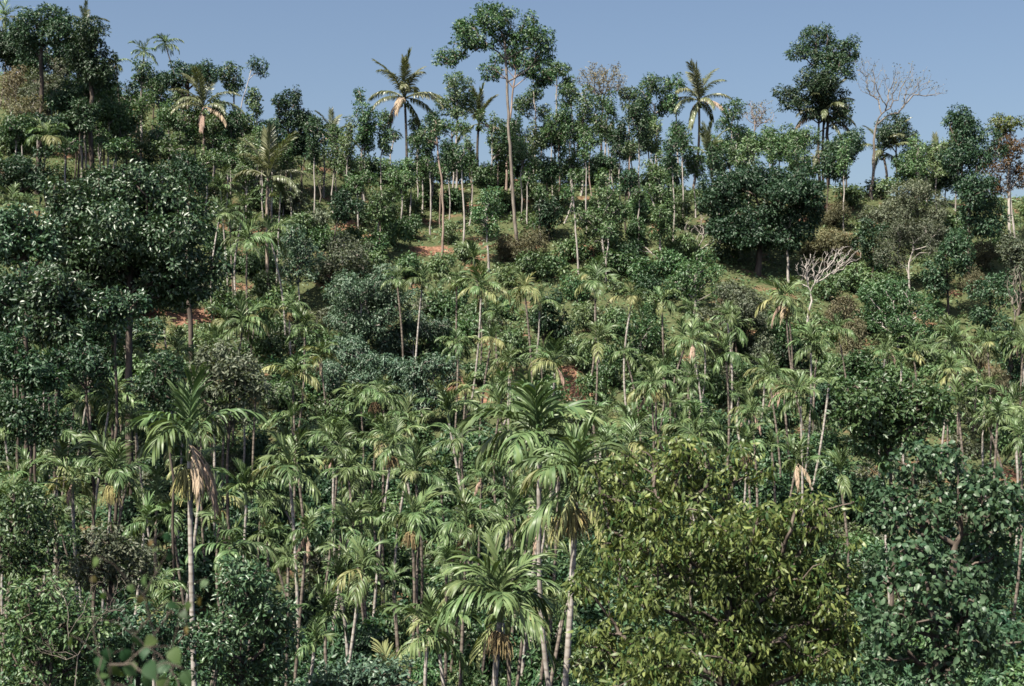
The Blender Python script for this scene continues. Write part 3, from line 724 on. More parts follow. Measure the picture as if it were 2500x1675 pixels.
for px, py, rx, ry, kd in [(250, 250, 40, 36, 'mid'), (310, 230, 40, 34, 'mid'), (300, 290, 36, 30, 'dark'), (375, 225, 36, 34, 'mid'), (400, 285, 40, 36, 'mid'), (445, 315, 34, 34, 'mid'), (240, 320, 34, 30, 'mid'), (180, 300, 34, 30, 'dark'), (340, 340, 40, 26, 'light'), (525, 330, 34, 36, 'mid'), (555, 380, 34, 34, 'mid'), (640, 385, 34, 30, 'light'), (440, 235, 40, 34, 'mid'), (370, 195, 34, 20, 'dark'), (150, 345, 36, 24, 'mid'), (280, 355, 44, 22, 'mid'), (430, 370, 50, 24, 'mid'), (590, 425, 36, 24, 'light'), (700, 390, 30, 26, 'mid'), (745, 365, 34, 30, 'dark'), (810, 380, 36, 30, 'light'), (500, 380, 36, 26, 'mid'), (530, 265, 26, 30, 'mid')]:
    tree(kd, [(px, py, rx, ry), (px + 12, py + 14, rx * .7, ry * .7)], nm='slope_tree', phrase={'mid': 'green tree', 'dark': 'dark green tree', 'light': 'light green tree'}[kd] + ' on the upper slope', H=5.5, tr=.08, dens=.9, group='small trees on the upper slope')
for px, py, rx, ry, kd, ph in [(850, 405, 34, 26, 'light', 'light green tree'), (1035, 395, 40, 32, 'light', 'light green tree'), (880, 440, 40, 34, 'mid', 'green tree'), (840, 500, 44, 44, 'dark', 'dark leafy tree'), (935, 490, 46, 60, 'mid', 'green tree'), (985, 430, 44, 34, 'light', 'yellowish green tree'), (1250, 330, 28, 50, 'mid', 'vine-wrapped green tree'), (1225, 395, 26, 40, 'mid', 'green tree'), (1180, 425, 36, 38, 'mid', 'green tree'), (1280, 350, 30, 40, 'dark', 'dark tree'), (1330, 330, 26, 44, 'mid', 'green tree'), (1370, 320, 40, 46, 'dark', 'dark green tree'), (1340, 410, 26, 46, 'dark', 'dark narrow tree'), (1400, 390, 34, 40, 'mid', 'green tree'), (1465, 395, 44, 32, 'dark', 'dark broad-leaved tree'), (1540, 360, 32, 36, 'light', 'light green tree'), (1530, 440, 26, 26, 'dark', 'dark small tree'), (1610, 410, 40, 44, 'mid', 'conical green tree'), (1770, 390, 34, 30, 'dark', 'dark tree'), (1905, 360, 46, 34, 'mid', 'green tree'), (2075, 360, 44, 40, 'dark', 'dark tree'), (1840, 350, 40, 26, 'mid', 'green tree'), (2290, 430, 40, 36, 'mid', 'green tree')]:
    tree(kd, [(px, py, rx * .9, ry * .9), (px - 8, py + 16, rx * .6, ry * .6)], nm='slope_tree', phrase=ph + ' below the ridge', H=5.0, tr=.09, group='small trees below the ridge')
rf = rng_for('ridge fill')
for k, px in enumerate([300, 345, 390, 430, 470, 520, 560, 600, 640, 665, 700, 740, 770, 820, 850, 890, 930, 1010, 1050, 1090, 1145, 1205, 1240, 1270, 1300, 1345, 1390, 1430, 1475, 1510, 1560, 1600, 1640, 1665, 1745, 1800, 1830, 1880, 1930, 2060, 2110, 2180, 2240, 2290, 2330]):
    top_ = 255 if px < 560 else 285
    py = top_ + 105 * rf.random(); rx = 15 + 11 * rf.random(); ry = 26 + 22 * rf.random()
    if 2070 < px < 2200: continue
    kd = ['mid', 'light', 'dark', 'mid', 'light'][int(rf.integers(0, 5))]
    tree(kd, [(px, py, rx, ry), (px + rf.normal() * 12, py + ry * .8, rx * .8, ry * .7), (px + rf.normal() * 10, py - ry * .7, rx * .6, ry * .6)], nm='ridge_tree', phrase={'mid': 'slim green tree', 'dark': 'slim dark tree', 'light': 'slim light green tree'}[kd] + ' on the ridge line', H=6 + 3 * rf.random(), tr=.07, group=RG, lo=132, dens=.85, bark='bark_pale')
for px, py, rx, ry, kd in [(1945, 335, 46, 34, 'mid'), (1890, 340, 34, 30, 'mid'), (2060, 345, 40, 34, 'dark'), (1765, 345, 36, 30, 'mid'), (1820, 330, 30, 26, 'light'), (2030, 400, 40, 26, 'dark'), (1960, 400, 40, 26, 'mid'), (2260, 370, 40, 34, 'mid'), (2310, 420, 34, 36, 'dark'), (1700, 390, 30, 30, 'mid'), (2230, 400, 34, 26, 'mid')]:
    tree(kd, [(px, py, rx, ry), (px + 10, py + 16, rx * .8, ry * .8), (px - 14, py + 10, rx * .7, ry * .7)], nm='ridge_tree', phrase={'mid': 'leafy green tree', 'dark': 'dense dark tree', 'light': 'pale leafy tree'}[kd] + ' on the ridge shoulder', H=5.5, tr=.08, group=RG, lo=140)
PT = 'pale-stemmed trees on the open slope'
tree('mid', [(1112, 375, 34, 32), (1120, 395, 28, 24)], nm='pale_stem_tree', lab='leafy crown on a straight white stem rising from the open slope', base=(1131, 622), tr=.10, group=PT, first=.8)
tree('mid', [(1185, 500, 42, 38), (1180, 540, 40, 34)], nm='pale_stem_tree', lab='low leafy crown on a forked white stem in mid slope', base=(1193, 665), tr=.11, group=PT, first=.6)
tree('mid', [(1050, 330, 22, 24), (1065, 300, 14, 18)], nm='pale_stem_tree', lab='leaning pinkish stem with a sparse top on the open slope', base=(1078, 632), tr=.12, group=PT, first=.85, dens=.7, bark='bark_pink')
tree('mid', [(1050, 400, 18, 16)], nm='pale_stem_tree', lab='thin white stem close beside the leaning pinkish stem', base=(1050, 575), tr=.08, group=PT, first=.85)
for px, py0, py1, dx in [(1000, 400, 560, 4), (1075, 420, 560, -3), (1145, 395, 520, 2), (1215, 360, 530, 3), (1290, 420, 560, -4), (1365, 330, 470, 3), (1405, 300, 440, -6), (1445, 330, 480, 4), (1500, 330, 470, 2), (1535, 360, 520, -3), (1560, 470, 610, 3), (1590, 300, 440, 2), (880, 400, 520, 4), (925, 520, 640, 2), (690, 380, 500, 2), (620, 350, 470, -2), (560, 330, 440, 2), (1660, 330, 470, 3), (1480, 560, 690, -4), (1320, 470, 600, 5)]:
    tree('mid', [(px - dx, py0, 17, 17), (px - dx + 8, py0 + 14, 13, 11)], nm='pale_stem_tree', phrase='slender pale-stemmed tree on the slope', base=(px, py1), tr=.075, group=PT, first=.8, dens=.8, bark=['bark_pale', 'bark_pink'][px % 2])
tree('dark', [(1340, 520, 34, 34), (1325, 545, 26, 26)], nm='slope_tree', lab='dark rounded shrub tree with a deep shadow on the open slope', base=(1340, 590), tr=.08)
tree('mid', [(1470, 470, 40, 44), (1440, 520, 50, 44), (1500, 530, 44, 50), (1465, 580, 60, 34)], nm='slope_tree', lab='broad-leaved pale green tree in the middle of the open slope', H=4.5, tr=.12, mat='light')
tree('mid', [(1615, 460, 40, 40), (1612, 520, 34, 50), (1620, 570, 24, 40)], nm='slope_tree', lab='tall conical dark-green tree left of the wide domed tree', base=(1622, 650), tr=.13, dens=1.1)
tree('mid', [(1390, 470, 16, 20)], nm='pale_stem_tree', lab='crooked white stem rising out of the pale green tree', base=(1412, 668), tr=.09, group=PT, first=.85)
tree('mid', [(1410, 430, 18, 24)], nm='pale_stem_tree', lab='short white stem under dark crowns on the open slope', base=(1375, 545), tr=.08, group=PT)
tree('mid', [(1545, 600, 22, 20)], nm='pale_stem_tree', lab='pale stem below the broad-leaved pale green tree', base=(1622, 640), tr=.08, group=PT)
tree('glossy', [(1850, 430, 80, 40), (1770, 470, 72, 56), (1930, 470, 72, 56), (1850, 520, 120, 70), (1800, 590, 90, 50), (1920, 570, 70, 50)], nm='domed_tree', lab='wide dark dome-shaped tree on the right slope', H=6, tr=.3, mat='dark', dens=1.05)
bare([(1735, 540, 40, 60), (1690, 560, 34, 40), (1770, 600, 40, 16)], (1700, 640), lab='leafless pale tree against the wide domed tree', n=120, tr=.10, bark='bark_pale')
bare([(1925, 540, 40, 36), (1960, 560, 26, 20)], (1925, 690), lab='bare pale tree with upright stems under the domed tree', n=80, tr=.12, bark='bark_pale')
bare([(2010, 640, 60, 34), (1970, 660, 36, 40), (2060, 620, 44, 26)], (1977, 830), lab='white-branched leafless tree spreading over brown scrub', n=230, tr=.12, top=(1982, 735), bark='bark_pale')
bare([(790, 420, 30, 40)], (778, 500), lab='small bare pale shrub tree below the ridge', n=70, tr=.07)
bare([(2480, 700, 26, 60)], (2462, 960), lab='thin crooked bare tree near the picture edge', n=70, tr=.10, top=(2475, 800))
bare([(75, 985, 34, 26)], (82, 1130), lab='forked bare snag in the dark shade of the glossy tree', n=9, tr=.13, top=(72, 1030), tip=.04)
bare([(2225, 1060, 20, 50)], (2200, 1130), lab='short broken pale snag above the broad-leaved tree', n=5, tr=.10, tip=.05)

# ------------------------------------------------------------------ the middle slope
tree('glossy', [(320, 460, 130, 75), (420, 550, 120, 95), (230, 550, 110, 95), (330, 600, 190, 100), (480, 660, 76, 66), (180, 490, 60, 60), (290, 690, 150, 60), (430, 700, 90, 50), (170, 650, 90, 70)], nm='glossy_tree', lab='biggest dark glossy-leaved tree with glinting leaves', y=88, tr=.26, dens=.95, depth=.8)
tree('dark', [(470, 430, 60, 46), (440, 400, 60, 30)], nm='slope_tree', lab='dark crown behind the shoulder of the biggest glossy tree', y=104, tr=.2)
tree('glossy', [(60, 560, 75, 55), (30, 620, 50, 45), (110, 600, 50, 40)], nm='glossy_tree', lab='glossy dark tree at the picture edge beside the biggest one', y=84, tr=.17)
tree('glossy', [(140, 700, 66, 50), (110, 750, 56, 46), (185, 735, 50, 40), (140, 800, 60, 44)], nm='glossy_tree', lab='lower rounded glossy crown over deep shade', y=76, tr=.13)
tree('glossy', [(265, 755, 70, 38), (310, 735, 40, 28)], nm='glossy_tree', lab='flat glossy branch-like crown below the biggest glossy tree', y=77, tr=.11)
tree('dark', [(90, 780, 110, 70), (40, 740, 60, 60)], nm='shade_fill_tree', lab='added dark-leaved tree standing in for shade behind the edge glossy crowns', y=97, tr=.12)  # added trees, dark leaf colour stands in for shade under the canopy
tree('dark', [(250, 810, 90, 50), (330, 800, 60, 40)], nm='shade_fill_tree', lab='added dark-leaved tree standing in for shade under the biggest glossy tree', y=95, tr=.12)
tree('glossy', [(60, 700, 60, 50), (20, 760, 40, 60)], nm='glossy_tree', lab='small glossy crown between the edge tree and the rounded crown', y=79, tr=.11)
tree('dark', [(60, 900, 80, 56), (20, 860, 50, 60), (110, 930, 50, 40)], nm='shade_fill_tree', lab='added tree coloured dark for the shade under the edge glossy crowns', y=70, tr=.1)  # added trees, leaves coloured dark in place of the deep shade here
tree('dark', [(195, 880, 66, 46), (240, 910, 46, 36), (150, 910, 40, 40)], nm='shade_fill_tree', lab='added tree coloured dark for the shade below the lower rounded glossy crown', y=72, tr=.1)
tree('dark', [(60, 1010, 70, 50), (110, 1040, 50, 40)], nm='shade_fill_tree', lab='added tree coloured dark for the shade around the forked bare snag', y=66, tr=.1)
tree('mid', [(720, 600, 44, 50), (745, 640, 46, 46), (700, 660, 36, 40)], nm='feathery_tree', lab='thin feathery tree with several dark stems', H=4.5, tr=.08, dens=.8, mat='blue')
tree('light', [(830, 600, 66, 34), (870, 640, 60, 40), (800, 650, 50, 34)], nm='feathery_tree', lab='pale feathery bushy tree above the dense blue-green tree', H=3, tr=.08, dens=.9, mat='grey')
tree('blue', [(900, 700, 90, 50), (850, 750, 80, 60), (960, 740, 80, 56), (900, 800, 90, 45)], nm='blue_green_tree', lab='dense blue-green spreading tree in the middle of the slope', H=5, tr=.2, mat='blue')
tree('blue', [(850, 870, 66, 46), (905, 900, 56, 46), (815, 920, 46, 40), (870, 945, 50, 34)], nm='blue_green_tree', lab='pale blue-green low tree under the dense blue-green one', H=3.6, tr=.08)
tree('blue', [(1010, 810, 70, 34), (1070, 800, 40, 30), (960, 830, 50, 26)], nm='blue_green_tree', lab='flat-topped blue-green shrub tree right of the dense one', H=2.6, tr=.07)
tree('blue', [(1050, 895, 60, 36), (1095, 910, 36, 34), (1010, 930, 46, 40), (1050, 970, 44, 46)], nm='blue_green_tree', lab='blue-green shrub tree with two pale bare stems', H=4.2, tr=.07)
tree('blue', [(975, 900, 40, 44), (960, 950, 36, 40)], nm='blue_green_tree', lab='small blue-green shrub between the two larger blue-green ones', H=3, tr=.07)
tree('grey', [(395, 905, 66, 50), (370, 960, 55, 45), (430, 960, 55, 40)], nm='grey_bush', lab='bluish grey-green bush left of the brownish grey one', y=66, H=4, tr=.08, mat='dark', dens=.9)
tree('grey', [(560, 880, 76, 46), (520, 930, 70, 56), (590, 940, 66, 60), (560, 1000, 66, 40)], nm='grey_bush', lab='brownish grey-green bush above the palm with pink dead fronds', y=68, H=4, tr=.09)
tree('mid', [(800, 1000, 50, 40), (815, 1035, 45, 30)], nm='shrub_tree', lab='round green shrub on a single pale stem among palms', H=4.5, tr=.07)
tree('dark', [(1345, 750, 44, 44), (1350, 810, 46, 46), (1320, 780, 34, 44)], nm='dark_bush', lab='shaded dark bush behind a long palm trunk', H=3.0, tr=.08)
tree('light', [(1560, 790, 60, 50), (1600, 830, 46, 40), (1540, 850, 40, 40)], nm='feathery_tree', lab='pale feathery tree below a pair of small palms', H=3.6, tr=.07, mat='mid')
tree('mid', [(1700, 650, 46, 40), (1680, 700, 40, 40), (1730, 690, 34, 50)], nm='slope_tree', lab='rounded mid-green tree below the leafless pale tree', H=3.5, tr=.12)
tree('grey', [(1790, 720, 56, 44), (1760, 770, 52, 46), (1820, 770, 56, 50), (1780, 820, 56, 40)], nm='slope_tree', lab='grey-green tree between two palm groups on the right slope', H=3.8, tr=.1)
tree('dark', [(2130, 575, 42, 50), (2140, 620, 36, 40)], nm='slope_tree', lab='dark upright tree in brown scrub right of the white-branched tree', H=3.6, tr=.1)
tree('grey', [(2210, 480, 70, 46), (2170, 520, 56, 46), (2260, 530, 60, 56)], nm='slope_tree', lab='grey-green scrubby tree on the right ridge slope', H=3.6, tr=.1)
tree('brown', [(2230, 600, 70, 55), (2190, 570, 46, 46), (2270, 590, 46, 46)], nm='slope_tree', lab='brown-tinged tree above the round green right-slope tree', H=5, tr=.1, dens=1.3, mat='grey')
tree('mid', [(2190, 740, 76, 56), (2150, 780, 55, 46), (2230, 790, 60, 46)], nm='slope_tree', lab='round blue-green tree on the right slope with pale leaf edges', H=3.6, tr=.12, dens=1.1)
tree('dark', [(2320, 620, 46, 60), (2290, 680, 34, 40)], nm='slope_tree', lab='dark narrow tree left of rusty scrub on the right slope', H=5, tr=.12)
tree('dark', [(2420, 710, 46, 55), (2400, 770, 36, 34)], nm='slope_tree', lab='dark big-leaved tree near the crooked bare tree', H=4, tr=.12)
tree('dark', [(2485, 640, 34, 50), (2470, 600, 30, 30)], nm='slope_tree', lab='dark grey-green tree behind the crooked bare tree', H=5, tr=.12, mat='grey')
tree('glossy', [(2150, 950, 90, 46), (2090, 1010, 66, 56), (2200, 1010, 90, 60), (2270, 980, 60, 60), (2150, 1060, 90, 40)], nm='dark_bush', lab='wide low dark bush above the broad-leaved tree', y=70, tr=.12, mat='mid', dens=.9)
tree('dark', [(2450, 830, 44, 60), (2480, 900, 30, 40)], nm='slope_tree', lab='dark thicket tree at the picture edge below the crooked bare tree', H=3.5, tr=.1)
tree('dark', [(1700, 1010, 50, 30)], nm='dark_bush', lab='dark shrub just above the yellow-green tree', H=2.4, tr=.05)
bsh = [(745, 540, 46, 30, 'lbush'), (790, 570, 36, 22, 'bush'), (690, 560, 30, 24, 'bush'), (860, 565, 40, 24, 'lbush'), (915, 590, 36, 24, 'bush'), (960, 560, 34, 24, 'bush'), (1000, 545, 30, 20, 'bush'), (905, 640, 40, 24, 'lbush'), (990, 640, 36, 24, 'bush'), (1095, 560, 24, 18, 'lbush'), (1130, 600, 28, 18, 'lbush'), (1230, 600, 34, 26, 'bbush'), (1290, 600, 46, 44, 'bbush'), (1290, 555, 34, 20, 'bush'), (1350, 640, 44, 28, 'bush'), (1400, 600, 36, 26, 'bush'), (1245, 660, 34, 24, 'lbush'), (1230, 740, 30, 24, 'bush'), (1410, 700, 34, 30, 'bush'), (1500, 640, 46, 30, 'bush'), (1580, 660, 40, 30, 'bush'), (1640, 640, 36, 34, 'bush'), (1600, 700, 40, 26, 'dbush'), (1540, 620, 34, 24, 'dbush'), (1670, 600, 36, 30, 'lbush'), (1655, 520, 30, 30, 'lbush'), (1650, 470, 24, 24, 'bush'), (2040, 520, 36, 28, 'bbush'), (2080, 470, 36, 26, 'lbush'), (2050, 600, 50, 36, 'bbush'), (2000, 590, 44, 34, 'bbush'), (2090, 680, 46, 36, 'lbush'), (2060, 760, 44, 40, 'bbush'), (2080, 830, 44, 40, 'bbush'), (2030, 700, 40, 30, 'lbush'), (2120, 720, 36, 30, 'bush'), (2400, 620, 46, 34, 'bbush'), (2370, 680, 34, 40, 'bbush'), (2440, 600, 40, 30, 'bush'), (2380, 880, 36, 44, 'bbush'), (2430, 950, 44, 40, 'bbush'), (2270, 860, 46, 36, 'bush'), (2100, 880, 50, 30, 'bush'), (2020, 880, 34, 36, 'lbush'), (1930, 860, 40, 34, 'dbush'), (1860, 850, 40, 36, 'grey'), (1740, 930, 46, 34, 'bush'), (1640, 890, 40, 34, 'lbush'), (1500, 780, 34, 30, 'lbush'), (1430, 770, 34, 34, 'lbush'), (1480, 900, 34, 30, 'bush'), (1400, 1000, 46, 34, 'grey'), (1440, 940, 34, 30, 'bush'), (1280, 960, 34, 30, 'lbush'), (1170, 760, 36, 34, 'lbush'), (1250, 830, 40, 36, 'lbush'), (1160, 900, 36, 26, 'lbush'), (1080, 740, 44, 34, 'bush'), (1130, 720, 30, 30, 'bush'), (700, 740, 50, 40, 'bush'), (650, 700, 46, 34, 'lbush'), (620, 760, 36, 30, 'bush'), (560, 740, 46, 30, 'bush'), (650, 850, 46, 40, 'bush'), (690, 960, 44, 44, 'lbush'), (770, 930, 40, 34, 'bush'), (690, 800, 34, 30, 'bush'), (480, 840, 40, 30, 'lbush'), (240, 880, 50, 40, 'dbush'), (60, 960, 50, 40, 'dbush'), (30, 880, 36, 50, 'dbush'), (330, 820, 40, 30, 'dbush'), (600, 640, 30, 30, 'bush'), (560, 620, 28, 30, 'bush'), (640, 620, 34, 24, 'bush'), (530, 580, 30, 30, 'bush'), (590, 540, 34, 26, 'lbush'), (640, 480, 40, 26, 'lbush'), (720, 480, 40, 30, 'grey'), (780, 530, 40, 28, 'grey'), (520, 470, 30, 30, 'lbush'), (35, 330, 40, 26, 'dbush'), (100, 340, 36, 24, 'bush'), (2330, 560, 40, 40, 'bush'), (2160, 680, 30, 20, 'lbush'), (1890, 800, 40, 40, 'bush'), (2260, 440, 40, 30, 'lbush'), (2150, 450, 40, 24, 'lbush'), (1560, 500, 30, 30, 'bush'), (1300, 640, 36, 26, 'bush'), (1080, 640, 30, 20, 'lbush'), (1420, 860, 36, 34, 'lbush'), (860, 1000, 36, 30, 'bush'), (1000, 1050, 46, 40, 'bush'), (620, 1100, 40, 40, 'dbush'), (880, 1010, 30, 26, 'lbush'), (2010, 970, 40, 34, 'dbush'), (1900, 1000, 40, 36, 'bush'), (1820, 930, 40, 34, 'bush'), (2360, 940, 40, 30, 'bush'), (2440, 1020, 40, 36, 'lbush'), (330, 1060, 46, 36, 'dbush'), (390, 1110, 40, 44, 'dbush'), (200, 1060, 40, 44, 'dbush'), (60, 1090, 44, 44, 'dbush')]
bsh += [(850 + 46 * k, 398 + (k * 37) % 30, 24 + (k * 13) % 16, 18 + (k * 7) % 12, ['bush', 'dbush', 'lbush', 'bush'][k % 4]) for k in range(18)]
bsh += [(90, 860, 60, 50, 'dbush'), (170, 860, 60, 46, 'dbush'), (30, 800, 50, 50, 'dbush'), (120, 800, 60, 36, 'dbush'), (210, 820, 50, 40, 'dbush'), (280, 860, 50, 36, 'dbush'), (30, 720, 50, 50, 'dbush'), (30, 1000, 50, 40, 'dbush'), (130, 930, 50, 40, 'dbush'), (220, 930, 40, 36, 'dbush'), (240, 670, 60, 40, 'dbush'), (400, 700, 60, 40, 'dbush'), (330, 720, 60, 30, 'dbush'), (2110, 1230, 60, 60, 'dbush'), (1240, 480, 40, 20, 'lbush'), (1290, 450, 36, 20, 'lbush'), (1560, 560, 30, 30, 'bush'), (1100, 480, 34, 24, 'bush'), (1030, 470, 34, 26, 'bush'), (1000, 500, 40, 22, 'lbush')]  # dark bushes around the glossy trees are added to stand in for shade
BN = {'bush': 'green bush', 'lbush': 'light green bush', 'dbush': 'dark green bush', 'bbush': 'brownish twiggy bush', 'grey': 'grey-green bush'}
for px, py, rx, ry, kd in bsh:
    bush(kd, px, py, rx, ry, BN[kd], 'bushes scattered over the slope', H=1.5 if kd != 'grey' else 2)

# ------------------------------------------------------------------ coconut palms
coconut(988, 240, 96, 'k', 'dark-trunked coconut palm standing alone against the sky', base=(993, 445))
coconut(1169, 302, 75, 'k', 'upright coconut palm with stiff fronds below the tall open tree', base=(1171, 400), seq=[0, 0, 0, 1, 1, 1, 1, 2, 2, 5, 5])
coconut(1706, 246, 82, '', 'coconut palm on the skyline with a pale curving trunk', base=(1690, 455))
coconut(1731, 384, 70, 'k', 'short coconut palm with upright fronds in front of the skyline coconut', y=145, seq=[0, 0, 1, 1, 1, 2, 2, 3])
coconut(2012, 280, 78, 'k', 'dark coconut palm wrapped in the two-tiered tree', base=(2012, 440))
coconut(1990, 384, 66, '', 'low coconut palm with drooping fronds left of the bare forked tree', base=(1995, 450), seq=[1, 2, 3, 3, 4, 4, 4, 5, 5])
coconut(2154, 372, 80, '', 'coconut palm half hidden behind the bare forked tree', base=(2160, 450), seq=[1, 1, 2, 2, 3, 3, 4, 4, 5])
coconut(2285, 400, 60, 'k', 'dark coconut fronds beside the tall dark mass on the ridge', y=154, seq=[0, 0, 1, 1, 2, 3])
coconut(496, 262, 86, '', 'coconut palm with brown nuts and hanging fronds on the left ridge', y=138)
coconut(654, 435, 100, '', 'large coconut palm with erect fronds below the left ridge', y=122, seq=[0, 0, 1, 1, 1, 2, 2, 3, 3, 4, 4], H=6)
coconut(811, 335, 62, '', 'pale thin coconut palm between ridge trees', y=150, seq=[0, 1, 1, 2, 2, 3, 4, 5])
coconut(210, 62, 46, 'k', 'coconut crown poking out of the very dark ridge tree', y=152, seq=[0, 1, 1, 2, 2, 3, 3, 4])
coconut(75, 290, 60, '', 'coconut palm with one arching pale frond on the upper slope', y=140, seq=[2, 3, 3, 4, 4])

# ------------------------------------------------------------------ areca palms: crown centre, crown radius, features
AP = [
 (404, 108, 30, ''), (352, 128, 31, 'd'), (283, 155, 26, 's'), (115, 335, 54, 'd'), (650, 335, 16, 'e'), (14, 40, 40, 's'),
 (538, 462, 46, 'e'), (596, 505, 42, ''), (535, 525, 42, 'd'), (685, 470, 34, 'e'), (602, 585, 56, ''), (660, 572, 52, 'd'), (560, 520, 36, 'd'), (30, 490, 44, ''), (70, 500, 40, 'd'),
 (104, 884, 62, 'y', 'areca palm with yellow flower bunch lit against deep shade'), (62, 832, 40, 'd'), (400, 794, 30, 'l', 'small bright palm glowing in front of the shaded red bank'), (315, 848, 48, 'd'), (434, 858, 48, 's'), (592, 790, 58, ''),
 (746, 803, 52, 'd'), (782, 868, 46, 's'), (715, 912, 66, 's'), (269, 974, 78, ''), (185, 978, 48, 'd'), (142, 1059, 72, 'd'), (10, 1055, 52, 'e'),
 (546, 1016, 64, 'e'), (711, 1022, 52, 'e'), (815, 1098, 56, 'es'), (470, 905, 34, 'd'), (277, 1152, 88, 'y', 'wide areca palm carrying two yellow flower bunches'),
 (1031, 688, 52, ''), (969, 682, 38, 'd'), (1115, 682, 42, ''), (1177, 703, 60, 's', 'pale yellowing palm below the forked white stem'), (1281, 706, 54, 'l', 'bright palm on a long thin trunk before the shaded bush'), (1454, 688, 58, 'd'), (1542, 722, 48, 's'), (1615, 733, 42, 'd'),
 (1119, 838, 45, ''), (1200, 826, 40, 's'), (1354, 886, 60, 's'), (1461, 832, 54, ''), (1227, 944, 50, ''), (1138, 942, 40, 'l'), (919, 958, 60, 'o', 'areca palm with an orange-tan flower bunch beside blue-green shrubs'), (1592, 948, 58, 's'),
 (1690, 830, 52, 'ds'), (1219, 992, 62, ''), (1092, 1006, 68, 'e'), (1450, 1015, 44, 'e'), (1542, 1048, 64, ''), (938, 1060, 68, 's'), (1123, 1078, 64, 'd'),
 (1000, 1120, 54, 'd'), (1477, 1098, 60, 'd'), (1665, 1040, 54, 'd'), (1773, 860, 56, ''), (1915, 726, 62, 'ys', 'palm with a pale skirt beside the white-branched tree'), (1981, 838, 58, ''), (2327, 842, 52, 'o'), (2411, 842, 44, 's', 'small palm on a very thin trunk above brown scrub'),
 (2327, 908, 48, 's'), (1877, 914, 54, ''), (1688, 928, 62, 'd'), (1954, 965, 64, 'd'), (2027, 923, 40, 'e'), (2338, 984, 54, ''), (2469, 984, 58, ''), (2411, 1024, 46, ''), (2480, 1054, 54, 'e'), (1700, 1026, 60, 'd'), (1831, 1000, 54, 's'), (2200, 884, 40, 'e'), (2161, 862, 36, 'e'),
 (1946, 1122, 70, 'es', 'palm with one hanging straw frond above the yellow-green tree'), (2052, 1152, 72, 'e'), (2156, 1162, 72, 'e'), (1685, 1092, 46, 'e'), (1885, 1088, 40, 'e'),
 (77, 1160, 58, 'e'), (173, 1212, 58, 'd'), (419, 1262, 64, 'd'), (538, 1212, 78, 'y', 'areca palm with a golden flower bunch right of the tall pale trunk'), (654, 1308, 60, ''), (750, 1300, 60, 'p', 'areca palm with tattered pinkish fronds above the glossy shrub'), (704, 1368, 42, 'd'), (877, 1176, 70, 'd'), (834, 1268, 46, 'd'),
 (388, 1432, 62, 'o', 'low palm with tan fronds behind the blurred near leaves'), (769, 1568, 60, 'e', 'young stemless-looking palm beside the glossy shrub'), (885, 1388, 88, 'so', 'leafy palm with straw skirt above the bottom-edge shrub'), (707, 1140, 88, ''),
 (1015, 1154, 70, 'd'), (1008, 1262, 88, 'do', 'large drooping palm with tan flower bunch in the centre grove'), (1138, 1284, 74, 'o', 'palm with orange-tan fruit at its heart in the centre grove'), (1046, 1510, 70, 's', 'palm with whitish dead skirt at the bottom of the grove'), (1377, 1494, 48, 'e'), (1240, 1238, 50, 'd'), (915, 1284, 44, 'd'), (1177, 1160, 44, 'p'), (1300, 1330, 40, 'd'), (600, 1420, 50, 'd'), (960, 1420, 46, 'd'), (1090, 1370, 44, 'd'),
]
AP += [(150, 800, 40, 'd'), (205, 790, 38, 'd'), (245, 815, 36, 'd'), (45, 775, 40, 'd'), (95, 800, 36, 'd'), (300, 800, 34, 'd')]
HERO = {(269, 974), (142, 1059), (277, 1152), (707, 1140), (1008, 1262), (885, 1388)}
for a in AP:
    areca(a[0], a[1], a[2], a[3], a[4] if len(a) > 4 else None)
def grove():
    r = rng_for('grove'); made = 0; FTS = ['', 'd', '', 'e', 's', 'd', 'o', '', 'd', 'y', 'p', '']
    for k in range(4000):
        if made >= 95: break
        y = 52 + 62 * r.random() ** .8; x = (r.random() * 2 - 1) * y * .36
        if any((x - q[0]) ** 2 + (y - q[1]) ** 2 < 2.3 ** 2 for q in PALMXY): continue
        h = (6.2 + 4.2 * r.random()) * (1 if y < 90 else .8); z = float(terrain(x, y)) + h
        px = x * FOC / y + PW / 2; py = HOR - z * FOC / y; R = 1.05 + .6 * r.random()
        if not (0 < px < 2500) or py > 1560 or py < 620: continue
        if px > 1420 and py > 1090: continue
        if px < 520 and py < 1000: continue
        if 740 < px < 1120 and py < 960: continue
        if px > 2000 and py < 800: continue
        if px > 2030 and 880 < py < 1100 and px < 2330: continue
        if soil_mask(np.array([[x, y, float(terrain(x, y))]]))[0] > .2: continue
        areca(px, py, R * FOC / y, FTS[int(r.integers(0, len(FTS)))], y=y); made += 1
def young_palms():
    r = rng_for('young'); made = 0
    for k in range(4000):
        if made >= 18: break
        y = 48 + 46 * r.random(); x = (r.random() * 2 - 1) * y * .35
        if any((x - q[0]) ** 2 + (y - q[1]) ** 2 < 1.5 ** 2 for q in PALMXY): continue
        h = 2.6 + 3.2 * r.random(); z = float(terrain(x, y)) + h
        px = x * FOC / y + PW / 2; py = HOR - z * FOC / y; R = 1.15 + .5 * r.random()
        if not (20 < px < 2480) or py > 1690 or py < 900: continue
        if px > 1430 and py > 1080: continue
        if px < 740 and py > 1400: continue
        areca(px, py, R * FOC / y, ['', 'd', 'e', '', 'd', 'l'][int(r.integers(0, 6))], y=y); made += 1
areca(461, 1062, 125, 'hpy', 'tall pale-trunked palm with pink dead fronds and yellow flowers', y=45, lean=.42)
areca(1312, 1062, 118, 'h', 'largest dark palm, upper of the overlapping pair in the centre', y=46)
areca(1411, 1160, 118, 'hsy', 'large palm with a yellow hanging frond and yellow flowers', y=43)
areca(1226, 1462, 112, 'ho', 'broad palm with brown flower bunch at the bottom of the grove', y=43)
grove(); young_palms()

